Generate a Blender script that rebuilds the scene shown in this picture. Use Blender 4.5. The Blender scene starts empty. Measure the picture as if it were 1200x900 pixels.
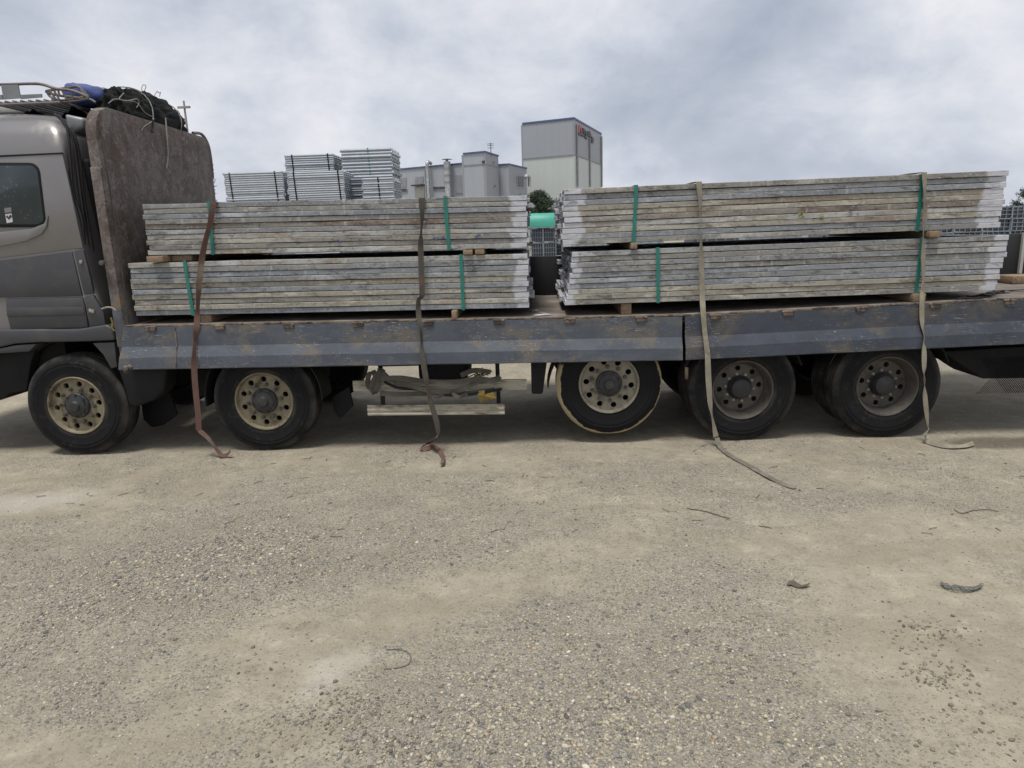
import bpy, bmesh, math, random
import numpy as np
from mathutils import Vector, Matrix, Euler
random.seed(7); RNG = np.random.default_rng(11)
S = bpy.context.scene
COL = S.collection

# ------------------------------------------------------------------ camera
FPX, PITCH, ROLL, YAW, CAMH, CAMD = 814.6, 0.21546, 0.03232, 0.03682, 2.0907, 6.6855
cy_, sy_ = math.cos(YAW), math.sin(YAW)
W_ = Vector((-sy_*math.cos(PITCH), cy_*math.cos(PITCH), -math.sin(PITCH)))
r_ = Vector((cy_, sy_, 0)); u_ = r_.cross(W_)
c_, s_ = math.cos(ROLL), math.sin(ROLL)
R_ = c_*r_ - s_*u_; U_ = s_*r_ + c_*u_
O_ = Vector((0, -CAMD, CAMH))
camd = bpy.data.cameras.new('camera'); cam = bpy.data.objects.new('camera', camd); COL.objects.link(cam)
m3 = Matrix((R_, U_, -W_)).transposed()
cam.matrix_world = Matrix.Translation(O_) @ m3.to_4x4()
camd.sensor_width = 36; camd.lens = FPX/1200*36; camd.clip_start = .05; camd.clip_end = 3000
S.camera = cam
# survey helpers: where a sight line meets a vertical plane Y, a level Z, or any plane
def ray(x, y): return R_*((x-600)/FPX) - U_*((y-450)/FPX) + W_
def aty(x, y, Y=0.): d = ray(x, y); return O_ + d*((Y-O_.y)/d.y)
def atz(x, y, Z=0.): d = ray(x, y); return O_ + d*((Z-O_.z)/d.z)
def atx(x, y, X): d = ray(x, y); return O_ + d*((X-O_.x)/d.x)
def atp(x, y, P, n): d = ray(x, y); return O_ + d*((P-O_).dot(n)/d.dot(n))

# ------------------------------------------------------------------ sky, sun, exposure
SUN_EL, SUN_AZ = math.radians(73), math.radians(205)      # azimuth measured from +Y towards +X
world = bpy.data.worlds.new('World'); S.world = world; world.use_nodes = True
nt = world.node_tree; nt.nodes.clear()
def N(t, typ, **k):
    n = t.nodes.new(typ)
    for a, b in k.items(): setattr(n, a, b)
    return n
out = N(nt, 'ShaderNodeOutputWorld'); bg = N(nt, 'ShaderNodeBackground'); bg.inputs[1].default_value = .05
sky = N(nt, 'ShaderNodeTexSky', sky_type='NISHITA', sun_disc=False)
sky.sun_elevation = SUN_EL; sky.sun_rotation = SUN_AZ
tc = N(nt, 'ShaderNodeTexCoord'); sep = N(nt, 'ShaderNodeSeparateXYZ'); nt.links.new(tc.outputs['Generated'], sep.inputs[0])
def mth(t, op, a, b=None, c=None, clamp=False):
    n = N(t, 'ShaderNodeMath', operation=op, use_clamp=clamp)
    for i, v in enumerate((a, b, c)):
        if v is None: continue
        if isinstance(v, (int, float)): n.inputs[i].default_value = v
        else: t.links.new(v, n.inputs[i])
    return n.outputs[0]
def noise(t, vec, scale, detail=5, rough=.55, dist=0., w=None):
    n = N(t, 'ShaderNodeTexNoise')
    if w is not None: n.noise_dimensions = '4D'
    n.inputs['Scale'].default_value = scale; n.inputs['Detail'].default_value = detail
    n.inputs['Roughness'].default_value = rough; n.inputs['Distortion'].default_value = dist
    if vec is not None: t.links.new(vec, n.inputs['Vector'])
    if w is not None:
        if isinstance(w, (int, float)): n.inputs['W'].default_value = w
        else: t.links.new(w, n.inputs['W'])
    return n.outputs[0]
def ramp(t, fac, stops, interp='LINEAR'):
    n = N(t, 'ShaderNodeValToRGB'); e = n.color_ramp; e.interpolation = interp
    while len(e.elements) < len(stops): e.elements.new(.5)
    for el, (p, c) in zip(e.elements, stops):
        el.position = p
        el.color = (c, c, c, 1) if isinstance(c, (int, float)) else (*c, 1)
    t.links.new(fac, n.inputs[0]); return n.outputs[0]
def mix(t, fac, a, b, blend='MIX'):
    n = N(t, 'ShaderNodeMix', data_type='RGBA', blend_type=blend)
    for sock, v in ((n.inputs[0], fac), (n.inputs[6], a), (n.inputs[7], b)):
        if isinstance(v, (int, float)): sock.default_value = v if sock == n.inputs[0] else (v, v, v, 1)
        elif isinstance(v, tuple): sock.default_value = (*v, 1)
        else: t.links.new(v, sock)
    return n.outputs[2]
mp = N(nt, 'ShaderNodeMapping'); mp.inputs['Location'].default_value = (3.1, .4, 0); mp.inputs['Scale'].default_value = (1, 1, 1.6); mp.inputs['Rotation'].default_value = (0, 0, math.radians(14)); nt.links.new(tc.outputs['Generated'], mp.inputs[0])
big = noise(nt, mp.outputs[0], 2.6, 3, .5, .5, w=2.2)
fine = noise(nt, mp.outputs[0], 6., 9, .62, .25, w=.6)
cl = mth(nt, 'ADD', mth(nt, 'MULTIPLY', big, .55), mth(nt, 'MULTIPLY', fine, .45))
ccol = ramp(nt, cl, [(.30, (3.8, 4.3, 5.2)), (.42, (5.0, 5.4, 6.25)), (.50, (6.3, 6.6, 7.3)), (.55, (7.2, 7.35, 7.9)), (.62, (8.3, 8.35, 8.65))])
gap = ramp(nt, fine, [(.30, .05), (.5, .02)])
nt.links.new(mix(nt, gap, ccol, sky.outputs[0]), bg.inputs[0]); nt.links.new(bg.outputs[0], out.inputs[0])
sl = bpy.data.lights.new('sun', 'SUN'); sl.energy = 1.5; sl.angle = math.radians(14); sl.color = (1, .96, .9)
sun = bpy.data.objects.new('sun', sl); COL.objects.link(sun)
sd = Vector((math.sin(SUN_AZ)*math.cos(SUN_EL), math.cos(SUN_AZ)*math.cos(SUN_EL), math.sin(SUN_EL)))
sun.rotation_euler = sd.to_track_quat('Z', 'Y').to_euler(); sun.location = (0, 0, 30)
S.view_settings.view_transform = 'Standard'; S.view_settings.look = 'None'
S.view_settings.exposure = 1.08; S.view_settings.gamma = 1

# ------------------------------------------------------------------ building helpers
WO = {}                                                    # world origin of each object built
class MB:
    def __init__(s): s.v = []; s.f = []
    def add(s, vs, fs):
        o = len(s.v); s.v += [Vector(v) for v in vs]; s.f += [tuple(i+o for i in f) for f in fs]; return s
    def box(s, c, d, rot=None):
        c = Vector(c); x, y, z = (k/2 for k in d)
        vs = [Vector((a*x, b*y, e*z)) for a in (-1, 1) for b in (-1, 1) for e in (-1, 1)]
        if rot is not None: vs = [rot @ v for v in vs]
        return s.add([c+v for v in vs], [(0,1,3,2),(4,6,7,5),(0,4,5,1),(2,3,7,6),(0,2,6,4),(1,5,7,3)])
    def tube(s, pts, r, n=8, closed=False):
        pts = [Vector(p) for p in pts]; rings = []; up = Vector((0, 0, 1)); prev = None
        m = len(pts)
        for i, p in enumerate(pts):
            if closed: t = pts[(i+1) % m]-pts[i-1]
            else: t = pts[min(i+1, m-1)]-pts[max(i-1, 0)]
            t.normalize()
            if prev is None:
                a = t.cross(up)
                if a.length < .1: a = t.cross(Vector((1, 0, 0)))
            else: a = prev - t*prev.dot(t)
            a.normalize(); b = t.cross(a); prev = a
            rr = r[i] if isinstance(r, (list, tuple)) else r
            rings.append([p+(a*math.cos(2*math.pi*k/n)+b*math.sin(2*math.pi*k/n))*rr for k in range(n)])
        vs = [v for g in rings for v in g]; fs = []
        for i in range(m if closed else m-1):
            j = (i+1) % m
            for k in range(n):
                l = (k+1) % n; fs.append((i*n+k, i*n+l, j*n+l, j*n+k))
        if not closed: fs += [tuple(range(n))[::-1], tuple((m-1)*n+k for k in range(n))]
        return s.add(vs, fs)
    def lathe(s, prof, n=40, c=(0, 0, 0), closed=False):    # axis Y; prof = (radius, y)
        c = Vector(c); m = len(prof)
        vs = [c+Vector((r*math.cos(2*math.pi*k/n), y, r*math.sin(2*math.pi*k/n))) for r, y in prof for k in range(n)]
        fs = []
        for i in range(m if closed else m-1):
            j = (i+1) % m
            for k in range(n):
                l = (k+1) % n; fs.append((i*n+k, j*n+k, j*n+l, i*n+l))
        return s.add(vs, fs)
    def prism(s, pts, vec):                                # planar polygon pushed along vec
        n = len(pts); vec = Vector(vec); p = [Vector(q) for q in pts]
        return s.add(p+[q+vec for q in p], [tuple(range(n))[::-1], tuple(range(n, 2*n))]+[(i, (i+1) % n, n+(i+1) % n, n+i) for i in range(n)])
    def ribbon(s, pts, wd, w, th=.004):
        n = len(pts); vs = []
        for i in range(n):
            t = (pts[min(i+1, n-1)]-pts[max(i-1, 0)]).normalized(); d = (wd[i]-t*wd[i].dot(t)).normalized(); k = t.cross(d).normalized()
            ww = w[i] if isinstance(w, (list, tuple)) else w
            vs += [pts[i]+d*ww/2+k*th/2, pts[i]-d*ww/2+k*th/2, pts[i]-d*ww/2-k*th/2, pts[i]+d*ww/2-k*th/2]
        fs = []
        for i in range(n-1):
            for k in range(4): l = (k+1) % 4; fs.append((i*4+k, i*4+l, i*4+4+l, i*4+4+k))
        return s.add(vs, fs+[(3, 2, 1, 0), tuple((n-1)*4+k for k in range(4))])
    def mesh(s, name, origin=(0, 0, 0), bevel=0, seg=2, smooth=40, jitter=0):
        o = Vector(origin); me = bpy.data.meshes.new(name)
        bm = bmesh.new(); bv = [bm.verts.new(v-o) for v in s.v]
        for f in s.f:
            try: bm.faces.new([bv[i] for i in f])
            except ValueError: pass
        bmesh.ops.recalc_face_normals(bm, faces=bm.faces)
        if bevel:
            es = [e for e in bm.edges if len(e.link_faces) == 2 and e.calc_face_angle(0) > .5]
            bmesh.ops.bevel(bm, geom=es, offset=bevel, segments=seg, affect='EDGES', profile=.5, clamp_overlap=True)
        bm.to_mesh(me); bm.free()
        for p in me.polygons: p.use_smooth = True
        me.set_sharp_from_angle(angle=math.radians(smooth))
        return me
    def build(s, name, mat, parent=None, origin=None, **k):
        if origin is None:
            xs = [sum(c)/2 for c in ((min(v[i] for v in s.v), max(v[i] for v in s.v)) for i in range(3))]
            origin = Vector((xs[0], xs[1], min(v.z for v in s.v)))
        return link(name, s.mesh(name, origin, **k), mat, parent, origin)
def link(name, me, mat, parent=None, origin=(0, 0, 0)):
    o = bpy.data.objects.new(name, me); COL.objects.link(o)
    if mat is not None and not me.materials: me.materials.append(mat)
    origin = Vector(origin); WO[o.name] = origin
    if parent is not None: o.parent = parent; o.location = origin-WO[parent.name]
    else: o.location = origin
    return o
def empty(name, loc):
    o = bpy.data.objects.new(name, None); COL.objects.link(o); o.location = loc; o.empty_display_size = .2
    WO[o.name] = Vector(loc); return o
def tag(o, label=None, cat=None, group=None, kind=None):
    for k, v in (('label', label), ('category', cat), ('group', group), ('kind', kind)):
        if v: o[k] = v
    return o
def copy_tree(o, parent=None):
    c = o.copy(); COL.objects.link(c)
    if parent is not None: c.parent = parent
    WO[c.name] = WO[o.name]
    for ch in list(o.children): copy_tree(ch, c)
    return c
def spline(P, n):                                          # Catmull-Rom through tuples of numbers
    P = [np.array(p, float) for p in P]; Q = [2*P[0]-P[1]]+P+[2*P[-1]-P[-2]]; outp = []
    for i in range(1, len(Q)-2):
        for k in range(n):
            t = k/n; a, b, c, d = Q[i-1:i+3]
            outp.append(.5*(2*b+(c-a)*t+(2*a-5*b+4*c-d)*t*t+(3*b-a-3*c+d)*t**3))
    return outp+[P[-1]]

# ------------------------------------------------------------------ materials
def newmat(name):
    m = bpy.data.materials.new(name); m.use_nodes = True; t = m.node_tree
    return m, t, t.nodes['Principled BSDF']
def put(t, sock, v):
    if isinstance(v, (int, float)): sock.default_value = v
    elif isinstance(v, tuple): sock.default_value = (*v, 1)
    else: t.links.new(v, sock)
def ovec(t, rand=True, sc=(1, 1, 1)):
    tcn = N(t, 'ShaderNodeTexCoord'); mpn = N(t, 'ShaderNodeMapping'); mpn.inputs['Scale'].default_value = sc
    t.links.new(tcn.outputs['Object'], mpn.inputs[0])
    if rand:
        oi = N(t, 'ShaderNodeObjectInfo'); c = N(t, 'ShaderNodeCombineXYZ')
        t.links.new(mth(t, 'MULTIPLY', oi.outputs['Random'], 37.), c.inputs[0]); t.links.new(mth(t, 'MULTIPLY', oi.outputs['Random'], 91.), c.inputs[1])
        t.links.new(c.outputs[0], mpn.inputs['Location'])
    return mpn.outputs[0]
def bump(t, b, h, s=.3, d=.01):
    n = N(t, 'ShaderNodeBump'); n.inputs['Strength'].default_value = s; n.inputs['Distance'].default_value = d
    t.links.new(h, n.inputs['Height']); t.links.new(n.outputs[0], b.inputs['Normal'])
def worn(name, base, alt=None, rough=.6, metal=0., scale=6., amt=.5, stain=None, stain_lo=.56, stain_hi=.66, stain_scale=3., stretch=(1, 1, 1), bs=.15, bd=.004, scr=None, spec=.5):
    """base colour broken up by noise, with optional stains of another colour and fine scratches"""
    m, t, b = newmat(name); v = ovec(t, True, stretch); v0 = ovec(t, True)
    n1 = noise(t, v, scale, 8, .65)
    alt = alt or tuple(c*.7 for c in base)
    col = mix(t, ramp(t, n1, [(.5-.14*amt-.02, 0.), (.5+.14*amt+.02, 1.)]), base, alt)
    rg = rough
    if stain:
        n2 = noise(t, v, stain_scale, 9, .7, .4)
        mk = ramp(t, n2, [(stain_lo, 0.), (stain_hi, 1.)]); col = mix(t, mk, col, stain)
        rg = mth(t, 'ADD', mth(t, 'MULTIPLY', mk, .2), rough)
    if scr:
        sv = ovec(t, True, (2.2, 2.2, 26)); n3 = noise(t, sv, 5., 6, .7)
        n4 = noise(t, v0, 2.4, 4, .6)
        mk = mth(t, 'MULTIPLY', ramp(t, n3, [(.60, 0.), (.65, 1.)]), ramp(t, n4, [(.45, 0.), (.56, 1.)])); col = mix(t, mth(t, 'MULTIPLY', mk, .75), col, scr)
        n5 = noise(t, v0, 42., 5, .7); col = mix(t, mth(t, 'MULTIPLY', ramp(t, n5, [(.63, 0.), (.69, .8)]), ramp(t, n4, [(.4, .25), (.56, 1.)])), col, scr)
    put(t, b.inputs['Base Color'], col); put(t, b.inputs['Roughness'], rg); b.inputs['Metallic'].default_value = metal; b.inputs['Specular IOR Level'].default_value = spec
    bump(t, b, noise(t, v0, scale*6, 6, .7), bs, bd); return m
M = {}
M['cab'] = worn('cab_paint', (.215, .208, .208), (.20, .193, .192), .30, .45, 2.2, .8, (.235, .225, .205), .54, .7, 1.3, bs=.02)
M['cab_low'] = worn('cab_lower_paint', (.062, .064, .071), (.054, .055, .06), .42, .25, 1.2, .8, (.085, .082, .075), .5, .75, 2.5, bs=.03)
M['black'] = worn('black_plastic', (.009, .0095, .011), (.014, .014, .015), .7, 0, 4, .8, (.03, .0275, .024), .58, .78, 3, spec=.25)
M['chassis'] = worn('chassis_dirt', (.011, .0115, .0135), (.018, .0175, .0175), .8, 0, 3, .8, (.045, .04, .033), .56, .76, 4, spec=.25)
M['hose'] = worn('hose_rubber', (.02, .021, .024), None, .5, 0, 10, .5)
M['rust'] = worn('rust_plate', (.088, .070, .060), (.15, .125, .11), .85, 0, 2.6, .55, (.06, .042, .034), .5, .66, 4.5, (1, 1, .6), .5, .006, scr=(.24, .22, .2))
M['deck'] = worn('deck_steel', (.115, .092, .075), (.17, .148, .125), .85, 0, 3, .6, (.235, .21, .185), .50, .62, 3.5, bs=.4, bd=.006)
M['lip'] = worn('rusty_lip', (.135, .098, .072), (.20, .162, .125), .85, 0, 14, .7, (.06, .048, .042), .5, .57, 9)
M['gate'] = worn('dropside_paint', (.076, .088, .108), (.058, .067, .083), .55, .1, 3.5, .6, (.125, .112, .097), .50, .60, 2.4, (1, 1, 1.6), .3, .004, scr=(.40, .41, .42))
M['gate2'] = worn('dropside_paint_dark', (.047, .056, .074), (.034, .04, .053), .55, .1, 3.5, .6, (.088, .078, .066), .51, .62, 2.4, (1, 1, 1.6), .3, .004, scr=(.33, .34, .36))
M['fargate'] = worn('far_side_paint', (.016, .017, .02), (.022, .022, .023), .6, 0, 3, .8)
def mat_tyre():
    m, t, b = newmat('tyre_rubber'); tcn = N(t, 'ShaderNodeTexCoord'); sp = N(t, 'ShaderNodeSeparateXYZ'); t.links.new(tcn.outputs['Object'], sp.inputs[0])
    r = mth(t, 'SQRT', mth(t, 'ADD', mth(t, 'POWER', sp.outputs[0], 2.), mth(t, 'POWER', sp.outputs[2], 2.)))
    v = ovec(t, True); n1 = noise(t, v, 4, 8, .7); n2 = noise(t, v, 11, 8, .75)
    ed = ramp(t, r, [(.455, 0.), (.505, 1.)]); bd = ramp(t, r, [(.30, 1.), (.34, 0.)])
    f = mth(t, 'MULTIPLY', mth(t, 'MAXIMUM', ed, bd), ramp(t, n1, [(.40, .05), (.62, .8)]))
    f = mth(t, 'MAXIMUM', f, ramp(t, n2, [(.56, 0.), (.72, .5)]))
    put(t, b.inputs['Base Color'], mix(t, f, mix(t, n1, (.0065, .007, .0085), (.012, .012, .0125)), (.075, .069, .06)))
    b.inputs['Roughness'].default_value = .8; b.inputs['Specular IOR Level'].default_value = .2; bump(t, b, n2, .25, .004); return m
M['tyre'] = mat_tyre()
M['rim'] = worn('beige_rim', (.22, .19, .125), (.165, .14, .09), .55, .1, 8, .8, (.075, .057, .038), .52, .64, 7)
M['rim3'] = worn('pale_rim', (.255, .232, .175), (.195, .178, .135), .55, .1, 8, .8, (.085, .066, .047), .54, .68, 7)
M['rimd'] = worn('dull_rim', (.105, .095, .08), (.075, .069, .06), .55, .2, 8, .8, (.045, .038, .03), .5, .66, 5)
M['hub'] = worn('hub_black', (.02, .02, .022), (.035, .034, .034), .6, 0, 8, .8, (.08, .07, .06), .57, .75, 8)
M['nut'] = worn('nut_steel', (.13, .12, .1), (.08, .075, .07), .5, .4, 20, .8)
M['nutb'] = worn('bright_nut', (.4, .38, .34), (.25, .23, .2), .5, .4, 20, .8)
M['rail'] = worn('side_rail_alu', (.42, .39, .31), (.34, .315, .25), .5, .2, 5, .8, (.15, .125, .095), .53, .65, 5, (1, 1, 3))
M['wood'] = worn('timber', (.27, .19, .12), (.18, .125, .08), .8, 0, 9, .9, (.09, .065, .045), .56, .7, 6, (4, .6, 4), .4)
M['green_band'] = worn('pet_band', (.016, .175, .14), (.013, .145, .115), .4, 0, 9, .6, bs=.05)
M['strap_red'] = worn('webbing_rust', (.135, .07, .054), (.10, .058, .047), .9, 0, 14, .9, (.165, .145, .11), .50, .60, 1.6)
M['strap_dk'] = worn('webbing_dark', (.085, .075, .058), (.06, .053, .043), .9, 0, 14, .9, (.14, .068, .05), .56, .64, 2.2)
M['strap_tan'] = worn('webbing_tan', (.27, .245, .185), (.20, .18, .135), .95, 0, 14, .9, (.13, .115, .09), .55, .68, 4)
M['strap_dust'] = worn('webbing_dusty', (.16, .148, .115), (.115, .105, .083), .95, 0, 14, .9, (.2, .18, .14), .52, .62, 4)
M['web_grey'] = worn('webbing_grey', (.095, .087, .07), (.06, .055, .047), .9, 0, 14, .9)
M['yellow'] = worn('yellow_paint', (.26, .175, .03), (.18, .12, .03), .7, 0, 12, .8, (.07, .055, .035), .5, .62, 8)
M['blue'] = worn('blue_tarp', (.05, .085, .26), (.038, .065, .2), .4, 0, 6, .8, bs=.5, bd=.02)
M['net'] = worn('dark_netting', (.007, .0095, .0095), (.016, .02, .019), .95, 0, 14, .9, bs=1., bd=.05)
M['rope'] = worn('pale_rope', (.30, .28, .245), (.2, .185, .16), .9, 0, 30, .8)
M['rack'] = worn('rack_steel', (.12, .10, .095), (.17, .15, .14), .5, .4, 12, .8, (.12, .065, .04), .58, .68, 6)
M['rackplate'] = worn('rack_plate', (.24, .25, .255), (.19, .2, .205), .5, .4, 6, .8)
M['pale_plate'] = worn('pale_fairing', (.42, .42, .38), (.36, .36, .33), .5, 0, 3, .8)
M['galv'] = worn('galvanised_tube', (.40, .432, .465), (.34, .368, .40), .65, .05, 5, .8)
M['galv_dark'] = worn('dark_galvanised', (.22, .24, .27), (.18, .198, .225), .65, .05, 5, .8)
M['crate'] = worn('crate_plastic', (.10, .11, .13), (.07, .08, .095), .55, 0, 5, .8)
M['cratew'] = worn('crate_steel', (.30, .34, .38), (.22, .25, .28), .45, .3, 5, .8)
M['turq'] = worn('turquoise_sheet', (.05, .34, .25), (.04, .29, .215), .5, 0, 2, .6)
M['shutter'] = worn('shutter_grey', (.26, .27, .29), (.22, .23, .25), .6, 0, 2, .6)
M['fascia'] = worn('blue_fascia', (.08, .12, .24), None, .5, 0, 2, .6)
M['roofsheet'] = worn('roof_sheet', (.25, .26, .28), None, .6, 0, 1, .6)
M['duct'] = worn('steel_duct', (.48, .49, .5), (.33, .34, .35), .35, .5, 6, .9, (.7, .7, .7), .56, .62, 4)
M['window'] = worn('far_window', (.05, .06, .075), None, .25, 0, 2, .5)
M['cross'] = worn('cross_steel', (.28, .27, .26), None, .6, 0, 2, .5)
M['signred'] = worn('sign_red', (.5, .09, .09), None, .5, 0, 2, .4)
M['signdark'] = worn('sign_dark', (.035, .037, .045), None, .5, 0, 2, .4)
M['sticker'] = worn('sticker_white', (.55, .56, .56), None, .5, 0, 2, .4)
M['stickerk'] = worn('sticker_black', (.03, .03, .03), None, .5, 0, 2, .4)
M['bark'] = worn('bark', (.09, .065, .045), None, .9, 0, 12, .9)
M['twig'] = worn('dry_twig', (.12, .10, .075), None, .9, 0, 30, .9)
M['wire'] = worn('grey_green_wire', (.165, .17, .15), None, .9, 0, 20, .9)
M['chrome'] = worn('bright_latch', (.6, .6, .6), (.4, .4, .4), .3, .8, 20, .9)

def mat_gateglass():
    m, t, b = newmat('cab_glass'); v = ovec(t, False)
    vo = N(t, 'ShaderNodeTexVoronoi'); vo.inputs['Scale'].default_value = 24; t.links.new(v, vo.inputs['Vector'])
    big_ = noise(t, v, 3.5, 4, .6)
    sp = mth(t, 'MULTIPLY', ramp(t, vo.outputs['Distance'], [(.08, 1.), (.3, 0.)]), ramp(t, big_, [(.45, 0.), (.6, 1.)]))
    put(t, b.inputs['Base Color'], mix(t, mth(t, 'MULTIPLY', sp, .5), mix(t, big_, (.01, .016, .02), (.03, .05, .058)), (.14, .2, .22)))  # teal tint and pale specks paint a reflection into the glass colour
    b.inputs['Roughness'].default_value = .12; b.inputs['Coat Weight'].default_value = .3; return m
M['glass'] = mat_gateglass()

def mat_plank(name, c1, c2, stain, dark):
    m, t, b = newmat(name); v = ovec(t, True, (.55, 1.2, 1.2)); v2 = ovec(t, True, (.35, .9, .9)); v3 = ovec(t, True, (6, 6, 7)); vz = ovec(t, True, (.8, 1, 2.6))
    n1 = noise(t, v, 2.4, 9, .72, .3); n2 = noise(t, v2, 2.6, 9, .72, .6); n3 = noise(t, v3, 5, 6, .75); n4 = noise(t, vz, 5.5, 9, .75, .2); n6 = noise(t, vz, 2.2, 9, .75, .3)
    col = mix(t, ramp(t, n1, [(.42, 0.), (.57, 1.)]), c1, c2)
    col = mix(t, ramp(t, n2, [(.51, 0.), (.585, .85)]), col, stain)
    col = mix(t, ramp(t, n4, [(.39, .9), (.46, 0.)]), col, dark)
    col = mix(t, ramp(t, n6, [(.545, 0.), (.605, .7)]), col, tuple(min(.5, c*1.4+.04) for c in c1))
    vx = ovec(t, True, (1, .01, .01)); n5 = noise(t, vx, 6.5, 3, .8)          # short vertical drips and weld marks
    col = mix(t, mth(t, 'MULTIPLY', ramp(t, n5, [(.62, 0.), (.66, 1.)]), .35), col, (.5, .51, .5))
    col = mix(t, ramp(t, n3, [(.58, 0.), (.64, .6)]), col, (.5, .5, .485))
    col = mix(t, ramp(t, n3, [(.36, .75), (.425, 0.)]), col, tuple(c*.45 for c in dark))
    tcn = N(t, 'ShaderNodeTexCoord'); sp = N(t, 'ShaderNodeSeparateXYZ'); t.links.new(tcn.outputs['Object'], sp.inputs[0])
    hl = N(t, 'ShaderNodeAttribute', attribute_type='OBJECT', attribute_name='half_length')
    wob = mth(t, 'MULTIPLY', mth(t, 'SUBTRACT', n1, .5), .22)
    for sgn, prop in ((1, 'paint_right'), (-1, 'paint_left')):                # sprayed white ends
        at = N(t, 'ShaderNodeAttribute', attribute_type='OBJECT', attribute_name=prop)
        e = mth(t, 'ADD', mth(t, 'MULTIPLY', sp.outputs[0], sgn), wob)
        e = mth(t, 'ADD', mth(t, 'SUBTRACT', e, hl.outputs['Fac']), at.outputs['Fac'])
        f = ramp(t, mth(t, 'ADD', mth(t, 'MULTIPLY', e, 4.), .5), [(.5, 0.), (.6, 1.)])
        f = mth(t, 'MULTIPLY', f, ramp(t, n4, [(.40, .3), (.52, .85)]))
        col = mix(t, f, col, (.52, .53, .57))
    put(t, b.inputs['Base Color'], col); b.inputs['Roughness'].default_value = .6; b.inputs['Metallic'].default_value = .1
    bump(t, b, n3, .5, .005); return m
PL = {'G': mat_plank('plank_grey', (.255, .262, .266), (.195, .20, .206), (.262, .256, .232), (.10, .098, .096)),
      'B': mat_plank('plank_bluegrey', (.24, .258, .28), (.195, .21, .228), (.262, .264, .26), (.11, .115, .125)),
      'T': mat_plank('plank_tan', (.262, .25, .218), (.215, .208, .19), (.205, .206, .208), (.105, .092, .076)),
      'Y': mat_plank('plank_yellowbeige', (.335, .316, .262), (.275, .262, .222), (.242, .19, .14), (.13, .115, .095)),
      'N': mat_plank('plank_brown', (.185, .16, .135), (.225, .212, .192), (.15, .105, .078), (.08, .067, .057)),
      'W': mat_plank('plank_pale', (.385, .38, .36), (.31, .306, .29), (.275, .23, .175), (.14, .132, .12))}

def mat_tyre_yellow():
    m, t, b = newmat('tyre_yellow_shoulder'); tcn = N(t, 'ShaderNodeTexCoord'); sp = N(t, 'ShaderNodeSeparateXYZ'); t.links.new(tcn.outputs['Object'], sp.inputs[0])
    r = mth(t, 'SQRT', mth(t, 'ADD', mth(t, 'POWER', sp.outputs[0], 2.), mth(t, 'POWER', sp.outputs[2], 2.)))
    v = ovec(t, False); n1 = noise(t, v, 5, 8, .7)
    e = mth(t, 'ADD', r, mth(t, 'MULTIPLY', mth(t, 'SUBTRACT', n1, .5), .10))
    e = mth(t, 'SUBTRACT', e, mth(t, 'MULTIPLY', sp.outputs[0], .02))
    f = ramp(t, mth(t, 'MULTIPLY', mth(t, 'SUBTRACT', e, .4), 5.), [(.455, 0.), (.47, 1.)])
    n9 = noise(t, v, 1.9, 3, .6); f = mth(t, 'MULTIPLY', f, ramp(t, n9, [(.36, 0.), (.40, 1.)]))
    put(t, b.inputs['Base Color'], mix(t, f, mix(t, n1, (.0065, .007, .0085), (.012, .0115, .012)), mix(t, n1, (.40, .34, .205), (.27, .22, .135))))
    b.inputs['Roughness'].default_value = .75; b.inputs['Specular IOR Level'].default_value = .18; bump(t, b, noise(t, v, 25, 6, .7), .2, .003); return m
M['tyre_y'] = mat_tyre_yellow()

def mat_headboard():
    m, t, b = newmat('headboard_rust'); v = ovec(t, False); v2 = ovec(t, False, (2, 1.2, .5))
    n1 = noise(t, v, 3.5, 9, .7, .3); n2 = noise(t, v2, 3., 8, .7, .4); n3 = noise(t, v, 34, 8, .8); n4 = noise(t, v, 9, 9, .75, .5)
    col = mix(t, ramp(t, n1, [(.42, 0.), (.58, 1.)]), (.092, .073, .064), (.15, .127, .115))
    col = mix(t, ramp(t, n2, [(.50, 0.), (.60, .8)]), col, (.075, .048, .036))
    col = mix(t, ramp(t, n4, [(.53, 0.), (.62, .7)]), col, (.215, .19, .175))
    col = mix(t, ramp(t, n3, [(.40, .8), (.47, 0.)]), col, (.042, .032, .027)); col = mix(t, ramp(t, n3, [(.56, 0.), (.63, .6)]), col, (.23, .205, .19))
    tcn = N(t, 'ShaderNodeTexCoord'); sp = N(t, 'ShaderNodeSeparateXYZ'); t.links.new(tcn.outputs['Object'], sp.inputs[0])
    # old blue-grey and ochre paint left on the near post
    pm = mth(t, 'MULTIPLY', ramp(t, mth(t, 'ADD', mth(t, 'MULTIPLY', sp.outputs[1], -1.), mth(t, 'MULTIPLY', n1, .1)), [(.985, 0.), (1., 1.)]), ramp(t, sp.outputs[2], [(.55, 1.), (.75, 0.)]))
    col = mix(t, mth(t, 'MULTIPLY', pm, ramp(t, n2, [(.4, .2), (.55, .9)])), col, (.13, .14, .16))
    pm2 = mth(t, 'MULTIPLY', pm, ramp(t, n1, [(.52, 0.), (.58, 1.)])); col = mix(t, pm2, col, (.23, .165, .10))
    put(t, b.inputs['Base Color'], col); b.inputs['Roughness'].default_value = .85; bump(t, b, n3, .6, .008); return m
M['headboard'] = mat_headboard()

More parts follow.
